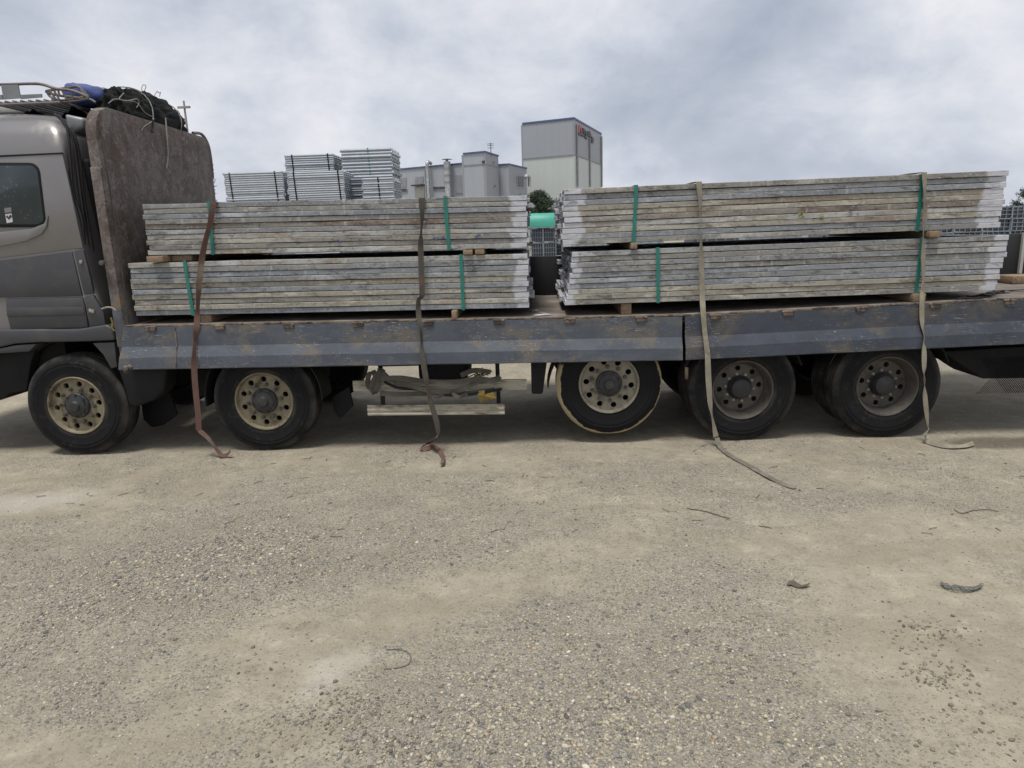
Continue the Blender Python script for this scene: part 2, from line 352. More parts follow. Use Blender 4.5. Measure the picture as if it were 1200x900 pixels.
def mat_cladding(name, c, seam=1.0, light=None):
    m, t, b = newmat(name); tcn = N(t, 'ShaderNodeTexCoord'); sp = N(t, 'ShaderNodeSeparateXYZ'); t.links.new(tcn.outputs['UV'], sp.inputs[0])
    fr = mth(t, 'FRACT', mth(t, 'DIVIDE', sp.outputs[0], seam))
    ln = ramp(t, fr, [(.0, 1.), (.06, 0.), (.94, 0.), (1., 1.)])
    n1 = noise(t, ovec(t, True, (.6, .6, .12)), 1.2, 6, .6)
    col = mix(t, mth(t, 'MULTIPLY', ln, .09), mix(t, n1, c, tuple(k*.9 for k in c)), tuple(k*.5 for k in c))
    put(t, b.inputs['Base Color'], col); b.inputs['Roughness'].default_value = .5
    bump(t, b, ln, .4, .03); return m
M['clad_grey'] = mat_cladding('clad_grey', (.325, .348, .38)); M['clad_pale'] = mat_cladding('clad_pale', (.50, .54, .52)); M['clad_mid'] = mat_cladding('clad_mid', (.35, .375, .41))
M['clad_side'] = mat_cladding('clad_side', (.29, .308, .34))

def mat_ground():
    m, t, b = newmat('dusty_gravel_ground'); tcn = N(t, 'ShaderNodeTexCoord'); v = tcn.outputs['Object']
    ag = N(t, 'ShaderNodeAttribute', attribute_name='gravel'); ap = N(t, 'ShaderNodeAttribute', attribute_name='pale'); aw = N(t, 'ShaderNodeAttribute', attribute_name='wet')
    n1 = noise(t, v, 1.1, 8, .65, .3); n2 = noise(t, v, 7., 8, .7); n3 = noise(t, v, 55., 6, .8)
    sand = mix(t, ramp(t, n1, [(.35, 0.), (.65, 1.)]), (.345, .308, .235), (.268, .238, .182))
    sand = mix(t, ramp(t, n2, [(.34, .7), (.47, 0.), (.72, .0)]), sand, (.21, .178, .132))
    sand = mix(t, ramp(t, n2, [(.54, 0.), (.66, .6)]), sand, (.43, .39, .295))
    stretch = N(t, 'ShaderNodeMapping'); stretch.inputs['Scale'].default_value = (.5, 2.2, 1); t.links.new(v, stretch.inputs[0])
    tr = noise(t, stretch.outputs[0], 1.6, 6, .6, .2)
    sand = mix(t, ramp(t, tr, [(.50, 0.), (.60, .5)]), sand, (.255, .22, .16))
    h = None
    for sc, w in ((48., 1.), (95., .7)):
        vo = N(t, 'ShaderNodeTexVoronoi', feature='F1'); vo.inputs['Scale'].default_value = sc; t.links.new(v, vo.inputs['Vector'])
        hs = N(t, 'ShaderNodeSeparateColor', mode='HSV'); t.links.new(vo.outputs['Color'], hs.inputs[0])
        g = ramp(t, hs.outputs[0], [(.0, (.15, .144, .13)), (.3, (.25, .234, .197)), (.55, (.37, .333, .26)), (.8, (.24, .236, .225)), (1., (.48, .445, .375))])
        ex = ramp(t, mth(t, 'ADD', mth(t, 'MULTIPLY', ag.outputs['Fac'], .55), mth(t, 'MULTIPLY', mth(t, 'SUBTRACT', hs.outputs[2], .5), .5)), [(.22, 0.), (.34, .85)])
        rd = ramp(t, vo.outputs['Distance'], [(.34, 1.), (.55, 0.)])
        k = mth(t, 'MULTIPLY', ex, rd); sand = mix(t, k, sand, g)
        hh = mth(t, 'MULTIPLY', mth(t, 'MULTIPLY', ex, ramp(t, vo.outputs['Distance'], [(.0, 1.), (.6, 0.)])), w)
        h = hh if h is None else mth(t, 'MAXIMUM', h, hh)
    col = mix(t, mth(t, 'MULTIPLY', ap.outputs['Fac'], .5), sand, (.47, .445, .40))
    col = mix(t, mth(t, 'MULTIPLY', aw.outputs['Fac'], .85), col, (.105, .085, .06))
    sp = ramp(t, n3, [(.36, .7), (.44, 0.)]); col = mix(t, sp, col, (.12, .105, .08)); col = mix(t, ramp(t, n3, [(.57, 0.), (.66, .6)]), col, (.40, .37, .31))
    put(t, b.inputs['Base Color'], col); put(t, b.inputs['Roughness'], mth(t, 'SUBTRACT', .95, mth(t, 'MULTIPLY', aw.outputs['Fac'], .3)))
    b.inputs['Specular IOR Level'].default_value = .25
    hh = mth(t, 'ADD', mth(t, 'MULTIPLY', n3, .35), mth(t, 'ADD', h, mth(t, 'MULTIPLY', n2, .8)))
    bump(t, b, hh, .9, .016); return m
M['ground'] = mat_ground()
def mat_attr(name, attr, rough=.85):
    m, t, b = newmat(name); a = N(t, 'ShaderNodeAttribute', attribute_name=attr); v = ovec(t, False)
    n1 = noise(t, v, 120, 4, .7)
    put(t, b.inputs['Base Color'], mix(t, ramp(t, n1, [(.35, .25), (.6, 0.)]), a.outputs['Color'], (.12, .11, .1))); b.inputs['Roughness'].default_value = rough
    b.inputs['Specular IOR Level'].default_value = .3; return m
M['stone'] = mat_attr('crushed_stone', 'stone')
M['leaf'] = mat_attr('pine_leaf', 'stone', .7)

# ------------------------------------------------------------------ ground
def vnoise(x, y, seed=0):
    xi = np.floor(x).astype(np.int64); yi = np.floor(y).astype(np.int64); fx = x-xi; fy = y-yi
    fx = fx*fx*(3-2*fx); fy = fy*fy*(3-2*fy)
    def h(a, b):
        n = (a*374761393+b*668265263+seed*974634777) & 0xffffffff
        n = ((n ^ (n >> 13))*1274126177) & 0xffffffff
        return ((n ^ (n >> 16)) & 0xffff)/65535.
    return (h(xi, yi)*(1-fx)+h(xi+1, yi)*fx)*(1-fy)+(h(xi, yi+1)*(1-fx)+h(xi+1, yi+1)*fx)*fy
def fbm(x, y, o=4, seed=0):
    s = 0; a = .5; t = 0
    for i in range(o): s = s+a*vnoise(x*2**i, y*2**i, seed+i); t += a; a *= .5
    return s/t
def blob(x, y, px, py, rx, ry, ang=0.):
    c = atz(px, py); dx = x-c.x; dy = y-c.y; ca, sa = math.cos(ang), math.sin(ang)
    return np.exp(-(((dx*ca+dy*sa)/rx)**2+((-dx*sa+dy*ca)/ry)**2))
def gravel_at(x, y):
    g = .215+.85*(fbm(x*.9, y*.9, 5, 3)-.5)+.5*(fbm(x*3.5, y*3.5, 3, 9)-.5)
    for px, py, rx, ry, a, w in ((110, 700, 1.6, .8, 0, .42), (250, 820, 1.0, .5, .3, .28), (330, 640, 1.5, .6, .1, .30), (600, 630, 1.0, .5, .1, .25), (640, 780, 1.0, 1.0, .5, .40),
                                 (800, 700, .8, .7, 0, .28), (520, 880, .9, .35, 0, .35), (820, 880, .9, .4, 0, .28), (965, 585, .5, .22, 0, .5), (740, 545, .9, .25, 0, .22), (1000, 850, .4, .3, 0, .1)):
        g = g+w*blob(x, y, px, py, rx, ry, a)
    for px, py, rx, ry, a, w in ((470, 710, 1.3, .36, .5, .55), (380, 800, .55, .34, .4, .5), (340, 880, .3, .2, 0, .3), (1090, 700, 1.0, 1.3, 0, .38), (760, 640, .9, .22, 0, .2), (40, 590, 1., .3, 0, .4),
                                 (640, 540, 5., .28, 0, .30), (60, 880, .5, .2, .3, .4), (1100, 850, .35, .5, .6, .25)):
        g = g-w*blob(x, y, px, py, rx, ry, a)
    g = g-.3*np.clip((y+.3)/.6, 0, 1)*np.clip((3.2-y)/.6, 0, 1)
    return np.clip(g, 0, 1)
def height_at(x, y):
    near = np.clip((9-np.hypot(x, y+2))/3, 0, 1)
    hgt = (fbm(x*.8, y*.8, 3, 21)-.5)*.05+(fbm(x*5, y*5, 4, 5)-.5)*.024+(fbm(x*1.1+y*.4, y*3.2, 3, 8)-.5)*.02
    hgt = hgt+.012*gravel_at(x, y)
    for px, py, r in ((400, 835, .2), (1085, 745, .16), (1105, 790, .16), (345, 845, .15), (430, 880, .25)):
        hgt = hgt+.03*blob(x, y, px, py, r*1.3, r)*(fbm(x*16, y*16, 2, 4))
    calm = np.clip(np.abs(y-.25)/.5, .25, 1.)
    return hgt*near*calm-.012*near
def axis(a, b, st, far):
    c = list(np.arange(a, b+1e-6, st)); s = st; v = c[-1]
    while v < far: s *= 1.22; v += s; c.append(v)
    s = st; v = c[0]; lo = []
    while v > -far: s *= 1.22; v -= s; lo.append(v)
    return np.array(lo[::-1]+c)
gx = axis(-6.6, 6.6, .032, 900); gy = axis(-4.7, 1.6, .032, 900)
XX, YY = np.meshgrid(gx, gy); zz = height_at(XX, YY)
nx, ny = len(gx), len(gy)
me = bpy.data.meshes.new('ground'); me.vertices.add(nx*ny)
me.vertices.foreach_set('co', np.stack([XX, YY, zz], -1).astype(np.float32).ravel())
ii = np.arange(nx*ny).reshape(ny, nx); q = np.stack([ii[:-1, :-1], ii[:-1, 1:], ii[1:, 1:], ii[1:, :-1]], -1).reshape(-1, 4)
def set_faces(me, q):
    k = q.shape[1]; me.loops.add(q.size); me.loops.foreach_set('vertex_index', q.astype(np.int32).ravel())
    me.polygons.add(len(q)); me.polygons.foreach_set('loop_start', (np.arange(len(q))*k).astype(np.int32)); me.polygons.foreach_set('loop_total', np.full(len(q), k, np.int32))
    me.update(calc_edges=True)
set_faces(me, q)
for nm, val in (('gravel', gravel_at(XX, YY)),
                ('pale', np.clip(1.6*blob(XX, YY, 35, 585, .75, .3)-.5+.9*(fbm(XX*3, YY*3, 4, 2)-.5), 0, 1)+np.clip(1.3*blob(XX, YY, 378, 795, .1, .2)+.6*blob(XX, YY, 430, 765, .2, .12)-.25+.7*(fbm(XX*9, YY*9, 4, 2)-.5), 0, .7)),
                ('wet', np.clip(3.2*blob(XX, YY, 1192, 517, .62, .17)+.5*blob(XX, YY, 1000, 545, 1.4, .25)-.5+.9*(fbm(XX*3, YY*3, 4, 12)-.5), 0, 1))):
    a = me.attributes.new(nm, 'FLOAT', 'POINT'); a.data.foreach_set('value', val.astype(np.float32).ravel())
me.polygons.foreach_set('use_smooth', np.ones(len(me.polygons), bool))
gnd = link('ground', me, M['ground']); tag(gnd, 'dusty beige gravel yard under the truck', 'ground', kind='structure')

def scatter(name, pts, sizes, cols, label, cat, mat, flat=.55, lod=None):
    """one mesh of many small angular stones"""
    bm = bmesh.new(); bmesh.ops.create_icosphere(bm, subdivisions=1, radius=1.)
    bv = np.array([v.co[:] for v in bm.verts]); bf = np.array([[v.index for v in f.verts] for f in bm.faces]); bm.free()
    ov = np.array([(1,0,0),(-1,0,0),(0,1,0),(0,-1,0),(0,0,1),(0,0,-1)], float); of = np.array([(0,2,4),(2,1,4),(1,3,4),(3,0,4),(2,0,5),(1,2,5),(3,1,5),(0,3,5)])
    Vs, Fs, Cs, off = [], [], [], 0
    for sel, B, Fc in ((lod, bv, bf), (~lod, ov, of)):
        n = int(sel.sum())
        if not n: continue
        k = len(B); jit = RNG.normal(1, .17, (n, k, 1)); P = B[None]*jit
        P = P*np.stack([RNG.uniform(.8, 1.4, n), RNG.uniform(.65, 1.0, n), RNG.uniform(flat*.7, flat*1.3, n)], -1)[:, None]*sizes[sel][:, None, None]
        a = RNG.uniform(0, 6.283, n); tl = RNG.normal(0, .3, n); c, s = np.cos(a), np.sin(a)
        y2 = P[..., 1]*np.cos(tl)[:, None]-P[..., 2]*np.sin(tl)[:, None]; z2 = P[..., 1]*np.sin(tl)[:, None]+P[..., 2]*np.cos(tl)[:, None]
        x3 = P[..., 0]*c[:, None]-y2*s[:, None]; y3 = P[..., 0]*s[:, None]+y2*c[:, None]
        P = np.stack([x3, y3, z2], -1)+pts[sel][:, None]
        Vs.append(P.reshape(-1, 3)); Fs.append((Fc[None]+(np.arange(n)*k)[:, None, None]+off).reshape(-1, 3)); Cs.append(np.repeat(cols[sel], k, 0)); off += n*k
    V = np.concatenate(Vs); F = np.concatenate(Fs); C = np.concatenate(Cs)
    me = bpy.data.meshes.new(name); me.vertices.add(len(V)); me.vertices.foreach_set('co', V.astype(np.float32).ravel()); set_faces(me, F)
    ca = me.color_attributes.new('stone', 'FLOAT_COLOR', 'POINT'); ca.data.foreach_set('color', np.concatenate([C, np.ones((len(C), 1))], 1).astype(np.float32).ravel())
    o = link(name, me, mat); tag(o, label, cat, kind='stuff'); return o
def stones():
    n = 520000
    x = RNG.uniform(-6.4, 6.4, n); y = -4.6+5.0*RNG.uniform(0, 1, n)**1.25
    keep = np.abs(x) < (y+CAMD)*.86+.7
    x, y = x[keep], y[keep]; g = gravel_at(x, y)
    pr = np.clip((g-.16)*1.25, .085, 1.); keep = RNG.uniform(0, 1, len(x)) < pr*np.clip(1.25-(y+4.6)/5.5, .3, 1)
    x, y, g = x[keep], y[keep], g[keep]; n = min(len(x), 150000); x, y, g = x[:n], y[:n], g[:n]
    s = np.clip(RNG.lognormal(-5.2, .42, n), .0026, .016)*(.55+.6*np.clip(g, 0, .9))
    z = height_at(x, y)+s*.12
    pal = np.array([(.135, .131, .121), (.235, .221, .19), (.36, .325, .252), (.46, .412, .312), (.335, .29, .205), (.21, .208, .20), (.55, .51, .43), (.39, .335, .24), (.115, .104, .087), (.35, .255, .175)])
    pr = np.array([.10, .16, .20, .16, .14, .10, .03, .09, .02, .003]); pr /= pr.sum()
    c = pal[RNG.choice(len(pal), n, p=pr)]*RNG.uniform(.82, 1.15, (n, 1))
    scatter('gravel', np.stack([x, y, z], -1), s, c, 'loose grey and beige crushed stone scattered over the dusty yard', 'gravel', M['stone'], lod=(s*600/(y+CAMD) > 1.25))
    # damp dark crumbs of soil
    px = []
    for cx, cyp, r, k in ((400, 835, .2, 200), (340, 850, .16, 70), (430, 890, .3, 260), (1085, 742, .15, 130), (1105, 790, .14, 120), (1150, 830, .3, 80), (1180, 870, .3, 80), (290, 780, .2, 40), (880, 740, .3, 60)):
        c = atz(cx, cyp); px.append(np.stack([RNG.normal(c.x, r*.75, k), RNG.normal(c.y, r*.5, k)], -1))
    c = atz(1000, 640); px.append(np.stack([RNG.uniform(-4, 5, 900), RNG.uniform(-3.6, -.2, 900)], -1))
    p = np.concatenate(px); n = len(p); s = np.clip(RNG.lognormal(-5.2, .4, n), .003, .012); s[-900:] *= .7
    col = np.array([(.20, .178, .135)])*RNG.uniform(.6, 1.6, (n, 1))
    scatter('soil_crumbs', np.stack([p[:, 0], p[:, 1], height_at(p[:, 0], p[:, 1])+s*.25], -1), s, col, 'dark damp clods of soil lying in small patches on the gravel', 'soil clods', M['stone'], .7, lod=np.ones(n, bool))
stones()

# ------------------------------------------------------------------ truck
def zd(x): return float(np.interp(x, [-4.2, 1.41, 4.7, 7.], [1.310, 1.262, 1.338, 1.39]))   # the deck sags a little under its load
truck = empty('flatbed_truck', (0, 1.2, 0))
tag(truck, 'long grey flatbed truck with rusty headboard and dropped side boards', 'truck')
XH = aty(139, 330, 0).x                                     # headboard rear face
def plate(name, pts, Y, th, mat, parent, bevel=.006, **k):
    return MB().prism([aty(x, y, Y) for x, y in pts], (0, th, 0)).build(name, mat, parent, bevel=bevel, **k)

def build_deck():
    # deck floor (two slightly tilted sheets), edge rail and rusty lip
    for a, b in ((XH+.002, 1.41), (1.412, 6.6)):
        mb = MB(); mb.prism([(a, 0, zd(a)), (b, 0, zd(b)), (b, 0, zd(b)-.07), (a, 0, zd(a)-.07)], (0, 2.36, 0)); mb.build('deck', M['deck'], truck, bevel=.004)
        mb = MB(); mb.prism([(a, -.022, zd(a)-.012), (b, -.022, zd(b)-.012), (b, -.022, zd(b)-.05), (a, -.022, zd(a)-.05)], (0, .02, 0)); mb.build('edge_rail', M['black'], truck, bevel=.003)
        n = int((b-a)/.09); mb = MB(); P = []
        for i in range(n+1):
            x = a+(b-a)*i/n; P.append((x, zd(x)+.004+random.uniform(-.003, .006)))
        for i in range(n):
            mb.prism([(P[i][0], -.024+random.uniform(0, .004), P[i][1]), (P[i+1][0], -.024, P[i+1][1]), (P[i+1][0], -.024, P[i+1][1]-.014), (P[i][0], -.024, P[i][1]-.014)], (0, .05, 0))
        mb.build('deck_lip', M['lip'], truck)
    # drop sides hanging open: folded profile, outward and down
    prof = [(-.026, -.012), (-.034, -.205), (-.079, -.305), (-.09, -.415), (-.083, -.423), (-.068, -.415), (-.056, -.30), (-.013, -.21), (-.008, -.012)]
    for a, b, mat in ((aty(143.5, 381, -.045).x, 1.395, M['gate']), (1.425, 6.55, M['gate2'])):
        ng = 40; mb = MB(); vs = []
        for i in range(ng+1):
            x = a+(b-a)*i/ng; w = .004*math.sin(i*.9)+random.uniform(-.003, .003)
            for k, (y, z) in enumerate(prof): vs.append((x-(.17*max(0, -z-.012) if i == 0 and mat == M['gate'] else 0), y-.02+(w if 1 < k < 5 else w*.4), zd(x)+z+(random.uniform(-.003, .003) if k in (2, 3) else 0)))
        m = len(prof); fs = [tuple(range(m))[::-1], tuple(ng*m+k for k in range(m))]
        for i in range(ng):
            for k in range(m): l = (k+1) % m; fs.append((i*m+k, i*m+l, i*m+m+l, i*m+m+k))
        mb.add(vs, fs); g = mb.build('drop_side', mat, truck, smooth=9)
        x = a+.28
        while x < b-.2:                                     # hinges
            h = MB(); h.box((x, -.046, zd(x)-.025), (.09, .03, .05)); h.tube([(x-.055, -.052, zd(x)-.012), (x+.055, -.052, zd(x)-.012)], .013)
            h.build('hinge', M['lip'], g, bevel=.004); x += .68
    e = MB(); e.box((XH+.02, -.1, .905), (.05, .09, .05)); e.tube([(XH+.0, -.11, .86), (XH+.06, -.11, .93)], .022); e.build('latch', M['lip'], truck, bevel=.006)
    # weld seam on the front drop side
    s = MB(); x = aty(207, 400, -.05).x
    s.tube([(x, -.049, zd(x)-.02), (x, -.057, zd(x)-.2), (x-.004, -.1, zd(x)-.30), (x-.006, -.112, zd(x)-.41)], .008, 6); s.build('weld_seam', M['lip'], truck)
    # far side board still raised, and cross bearers and chassis rails under the deck
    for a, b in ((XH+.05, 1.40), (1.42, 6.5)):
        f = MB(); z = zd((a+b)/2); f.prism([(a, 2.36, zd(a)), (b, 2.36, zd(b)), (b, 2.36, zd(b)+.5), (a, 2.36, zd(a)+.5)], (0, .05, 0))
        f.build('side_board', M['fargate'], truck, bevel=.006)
    x = aty(1195, 320, 2.33).x
    p = MB(); p.box((x, 2.335, zd(x)+.26), (.035, .04, .5)); p.build('side_post', M['pale_plate'], truck)
    for y in (.72, 1.64):
        c = MB(); c.box((.7, y, .98), (11.4, .09, .28)); c.build('chassis_rail', M['chassis'], truck, bevel=.01)
    x = -3.9
    for k in range(22):
        b = MB(); b.box((x, 1.18, zd(x)-.12), (.07, 2.2, .095)); x += .45; b.build('cross_bearer', M['chassis'], truck)
    # tanks, boxes and axle gear in the shade
    t = MB(); t.lathe([(.0, 0), (.19, 0), (.21, .03), (.21, 1.0), (.19, 1.03), (0, 1.03)], 20); t.v = [Vector((v.y-3.25, .45+v.x, .82+v.z)) for v in t.v]; t.build('air_tank', M['chassis'], truck)
    t = MB(); t.box((-.95, .45, .86), (.5, .55, .45)); t.build('fuel_tank', M['chassis'], truck, bevel=.05, seg=3)
    t = MB(); t.box((-3.45, .9, .62), (.5, .9, .3)); t.build('battery_box', M['chassis'], truck, bevel=.02)
    for x0, x1, z0, z1 in ((-2.0, -.9, .5, 1.1), (-.75, .05, .62, 1.1), (-4.0, -3.4, .55, 1.1)):  # far-side boxes added to keep light out from under the deck
        t = MB(); t.box(((x0+x1)/2, 2.0, (z0+z1)/2), (x1-x0, .55, z1-z0)); t.build('far_light_blocker', M['chassis'], truck, bevel=.05, seg=3)
    for (wx) in WX:
        a = MB(); a.tube([(wx, .35, .52), (wx, 2.0, .52)], .075, 10); a.box((wx, 1.18, .56), (.3, .4, .3)); a.build('axle', M['chassis'], truck)
        l = MB()
        for y in (.72, 1.64): l = MB(); l.box((wx, y, .78), (1.1, .08, .1)); l.build('leaf_spring', M['chassis'], truck)
# --- wheels
WX = [-4.668, -2.740, .7067, 2.0105, 3.4008]
def tyre_prof(w, R=.52, rb=.292):
    return [(rb, .03), (rb+.012, .012), (rb+.035, .004), (rb+.06, 0.006), (rb+.09, .0), (rb+.12, -.004), (rb+.126, -.0), (rb+.15, -.003), (rb+.16, .002), (rb+.185, .006), (rb+.2, .014), (R-.012, .024), (R, .04),
            (R, .075), (R-.012, .08), (R-.012, .09), (R, .095), (R, w/2-.02), (R-.012, w/2-.015), (R-.012, w/2+.015), (R, w/2+.02), (R, w-.095), (R-.012, w-.09), (R-.012, w-.08), (R, w-.075), (R, w-.04),
            (R-.012, w-.024), (rb+.185, w-.006), (rb+.12, w), (rb+.035, w-.004), (rb, w-.03)]
def tyre_mesh(name, ys, w=.29):
    mb = MB()
    for y in ys: mb.lathe([(r, yy+y) for r, yy in tyre_prof(w)], 64)
    for v in mb.v:
        if v.z < -.508: v.z = -.508-(v.z+.508)*.0                     # flattened on the ground
    # moulded sidewall marks
    for a0, n, r in ((.5, 8, .435), (2.3, 6, .43), (3.7, 9, .435), (5.3, 5, .43)):
        for k in range(n):
            t = a0+k*.075; mb.box((r*math.cos(t), -.001, r*math.sin(t)), (.026, .006, .016+.006*(k % 3 == 1)), Euler((0, -t, 0)).to_matrix())
    return mb.mesh(name, smooth=28)
def holed_disc(mb, r0, r1, rc, rh, n, y, depth, phase=0.):
    st = 2*math.pi/n
    for k in range(n):
        a0 = phase+k*st; outer = []
        m = 5
        for i in range(m): outer.append((a0-st/2+st*i/m, r0))
        for i in range(3): outer.append((a0+st/2, r0+(r1-r0)*i/3))
        for i in range(m): outer.append((a0+st/2-st*i/m, r1))
        for i in range(3): outer.append((a0-st/2, r1+(r0-r1)*i/3))
        c = Vector((rc*math.cos(a0), 0, rc*math.sin(a0))); O = [Vector((r*math.cos(a), 0, r*math.sin(a))) for a, r in outer]
        L = len(O); H = [c+(p-c).normalized()*rh for p in O]
        vs = [Vector((p.x, y, p.z)) for p in O]+[Vector((p.x, y, p.z)) for p in H]+[Vector((p.x, y+depth, p.z)) for p in H]
        fs = []
        for i in range(L): j = (i+1) % L; fs += [(i, j, L+j, L+i), (L+i, L+j, 2*L+j, 2*L+i)]
        mb.add(vs, fs)
def nuts(mb, r, n, y, rad, h, phase=0.):
    for k in range(n):
        a = phase+2*math.pi*k/n; c = Vector((r*math.cos(a), 0, r*math.sin(a)))
        mb.lathe([(rad*1.25, y), (rad*1.25, y-h*.3), (rad, y-h*.32), (rad, y-h), (rad*.45, y-h), (rad*.4, y-h*1.45), (0, y-h*1.45)], 6, c)
def rim_front():
    mb = MB()
    mb.lathe([(.292, .05), (.300, .012), (.293, .0), (.281, .004), (.273, .02), (.268, .038)], 48)
    holed_disc(mb, .13, .268, .222, .029, 10, .038, .03, .2)
    mb.lathe([(.262, .072), (.262, .15), (.285, .16)], 48)
    return mb.mesh('rim', smooth=35)
def rim_back_dark(y): return MB().lathe([(.0, y), (.283, y)], 32).mesh('rim_shadow')
def hub_front():
    mb = MB(); mb.lathe([(.130, .05), (.130, .018), (.122, .008), (.10, .004), (.098, -.004), (.055, -.014), (.048, -.03), (.042, -.036), (0, -.036)], 28)
    for k in range(8):
        a = 2*math.pi*k/8; mb.lathe([(.011, .0), (.011, -.014), (0, -.014)], 6, (.115*math.cos(a), 0, .115*math.sin(a)))
    return mb.mesh('hub', smooth=35)
def nuts_front():
    mb = MB(); nuts(mb, .172, 10, .038, .017, .03, .05); return mb.mesh('wheel_nuts', smooth=30)
def rim_rear():
    mb = MB()
    mb.lathe([(.292, .05), (.300, .012), (.293, 0.), (.283, .004), (.277, .02), (.266, .05), (.262, .075), (.24, .12), (.236, .14)], 48)
    holed_disc(mb, .12, .236, .196, .027, 8, .14, .03, .3)
    mb.lathe([(.12, .14), (.118, .15)], 40); return mb.mesh('rim', smooth=35)
def hub_rear():
    mb = MB(); mb.lathe([(.122, .145), (.12, .128), (.112, .12), (.108, .085), (.096, .07), (.094, .05), (.08, .04), (0, .036)], 28); return mb.mesh('hub', smooth=35)
def nuts_rear():
    mb = MB(); nuts(mb, .138, 10, .139, .013, .022, .1); return mb.mesh('wheel_nuts', smooth=30)
TM1 = tyre_mesh('tyre', (0,)); TM2 = tyre_mesh('tyre', (0, .33), .28)
RF, RR, HF, HR, NF, NR, DK = rim_front(), rim_rear(), hub_front(), hub_rear(), nuts_front(), nuts_rear(), rim_back_dark(.19)
def wheel(x, z, dual, tyre_mat, rim_mat, rot, far=False, label=None):
    w = empty('wheel', (x, 0 if not far else 2.36, z)); w.parent = truck; w.location = Vector((x, 0 if not far else 2.36, z))-WO[truck.name]
    if label: w['label'] = label
    parts = (('tyre', TM2 if dual else TM1, tyre_mat), ('rim', RR if dual else RF, rim_mat), ('hub', HR if dual else HF, M['hub']), ('wheel_nuts', NR if dual else NF, M['nutb'] if dual else M['nut']), ('rim_shade_disc', DK, M['chassis']))  # last part is a dark disc standing in for shade inside the rim
    for nm, me_, mt in parts:
        o = bpy.data.objects.new(nm, me_); COL.objects.link(o); o.parent = w; WO[o.name] = WO[w.name]
        if not me_.materials: me_.materials.append(None)
        o.material_slots[0].link = 'OBJECT'; o.material_slots[0].material = mt
        if nm == 'wheel_nuts': o['kind'] = 'stuff'
        if nm != 'tyre': o.rotation_euler = (0, rot, 0)
    w.rotation_euler = (0, 0, math.pi if far else 0); return w
wl = [(0, .509, False, M['tyre'], M['rim'], .1, None), (1, .509, False, M['tyre'], M['rim'], .55, None), (2, .60, False, M['tyre_y'], M['rim3'], .3, 'lifted wheel with yellow paint round its tyre shoulder'),
      (3, .509, True, M['tyre'], M['rimd'], .2, None), (4, .509, True, M['tyre'], M['rimd'], -.3, None)]
for i, z, d, tm, rm, rot, lb in wl:
    wheel(WX[i], z, d, tm, rm, rot, False, lb)
    wheel(WX[i]-.04 if i == 0 else WX[i], z, d, M['tyre'], M['rimd'] if d else M['rim'], rot+1, True)
build_deck()

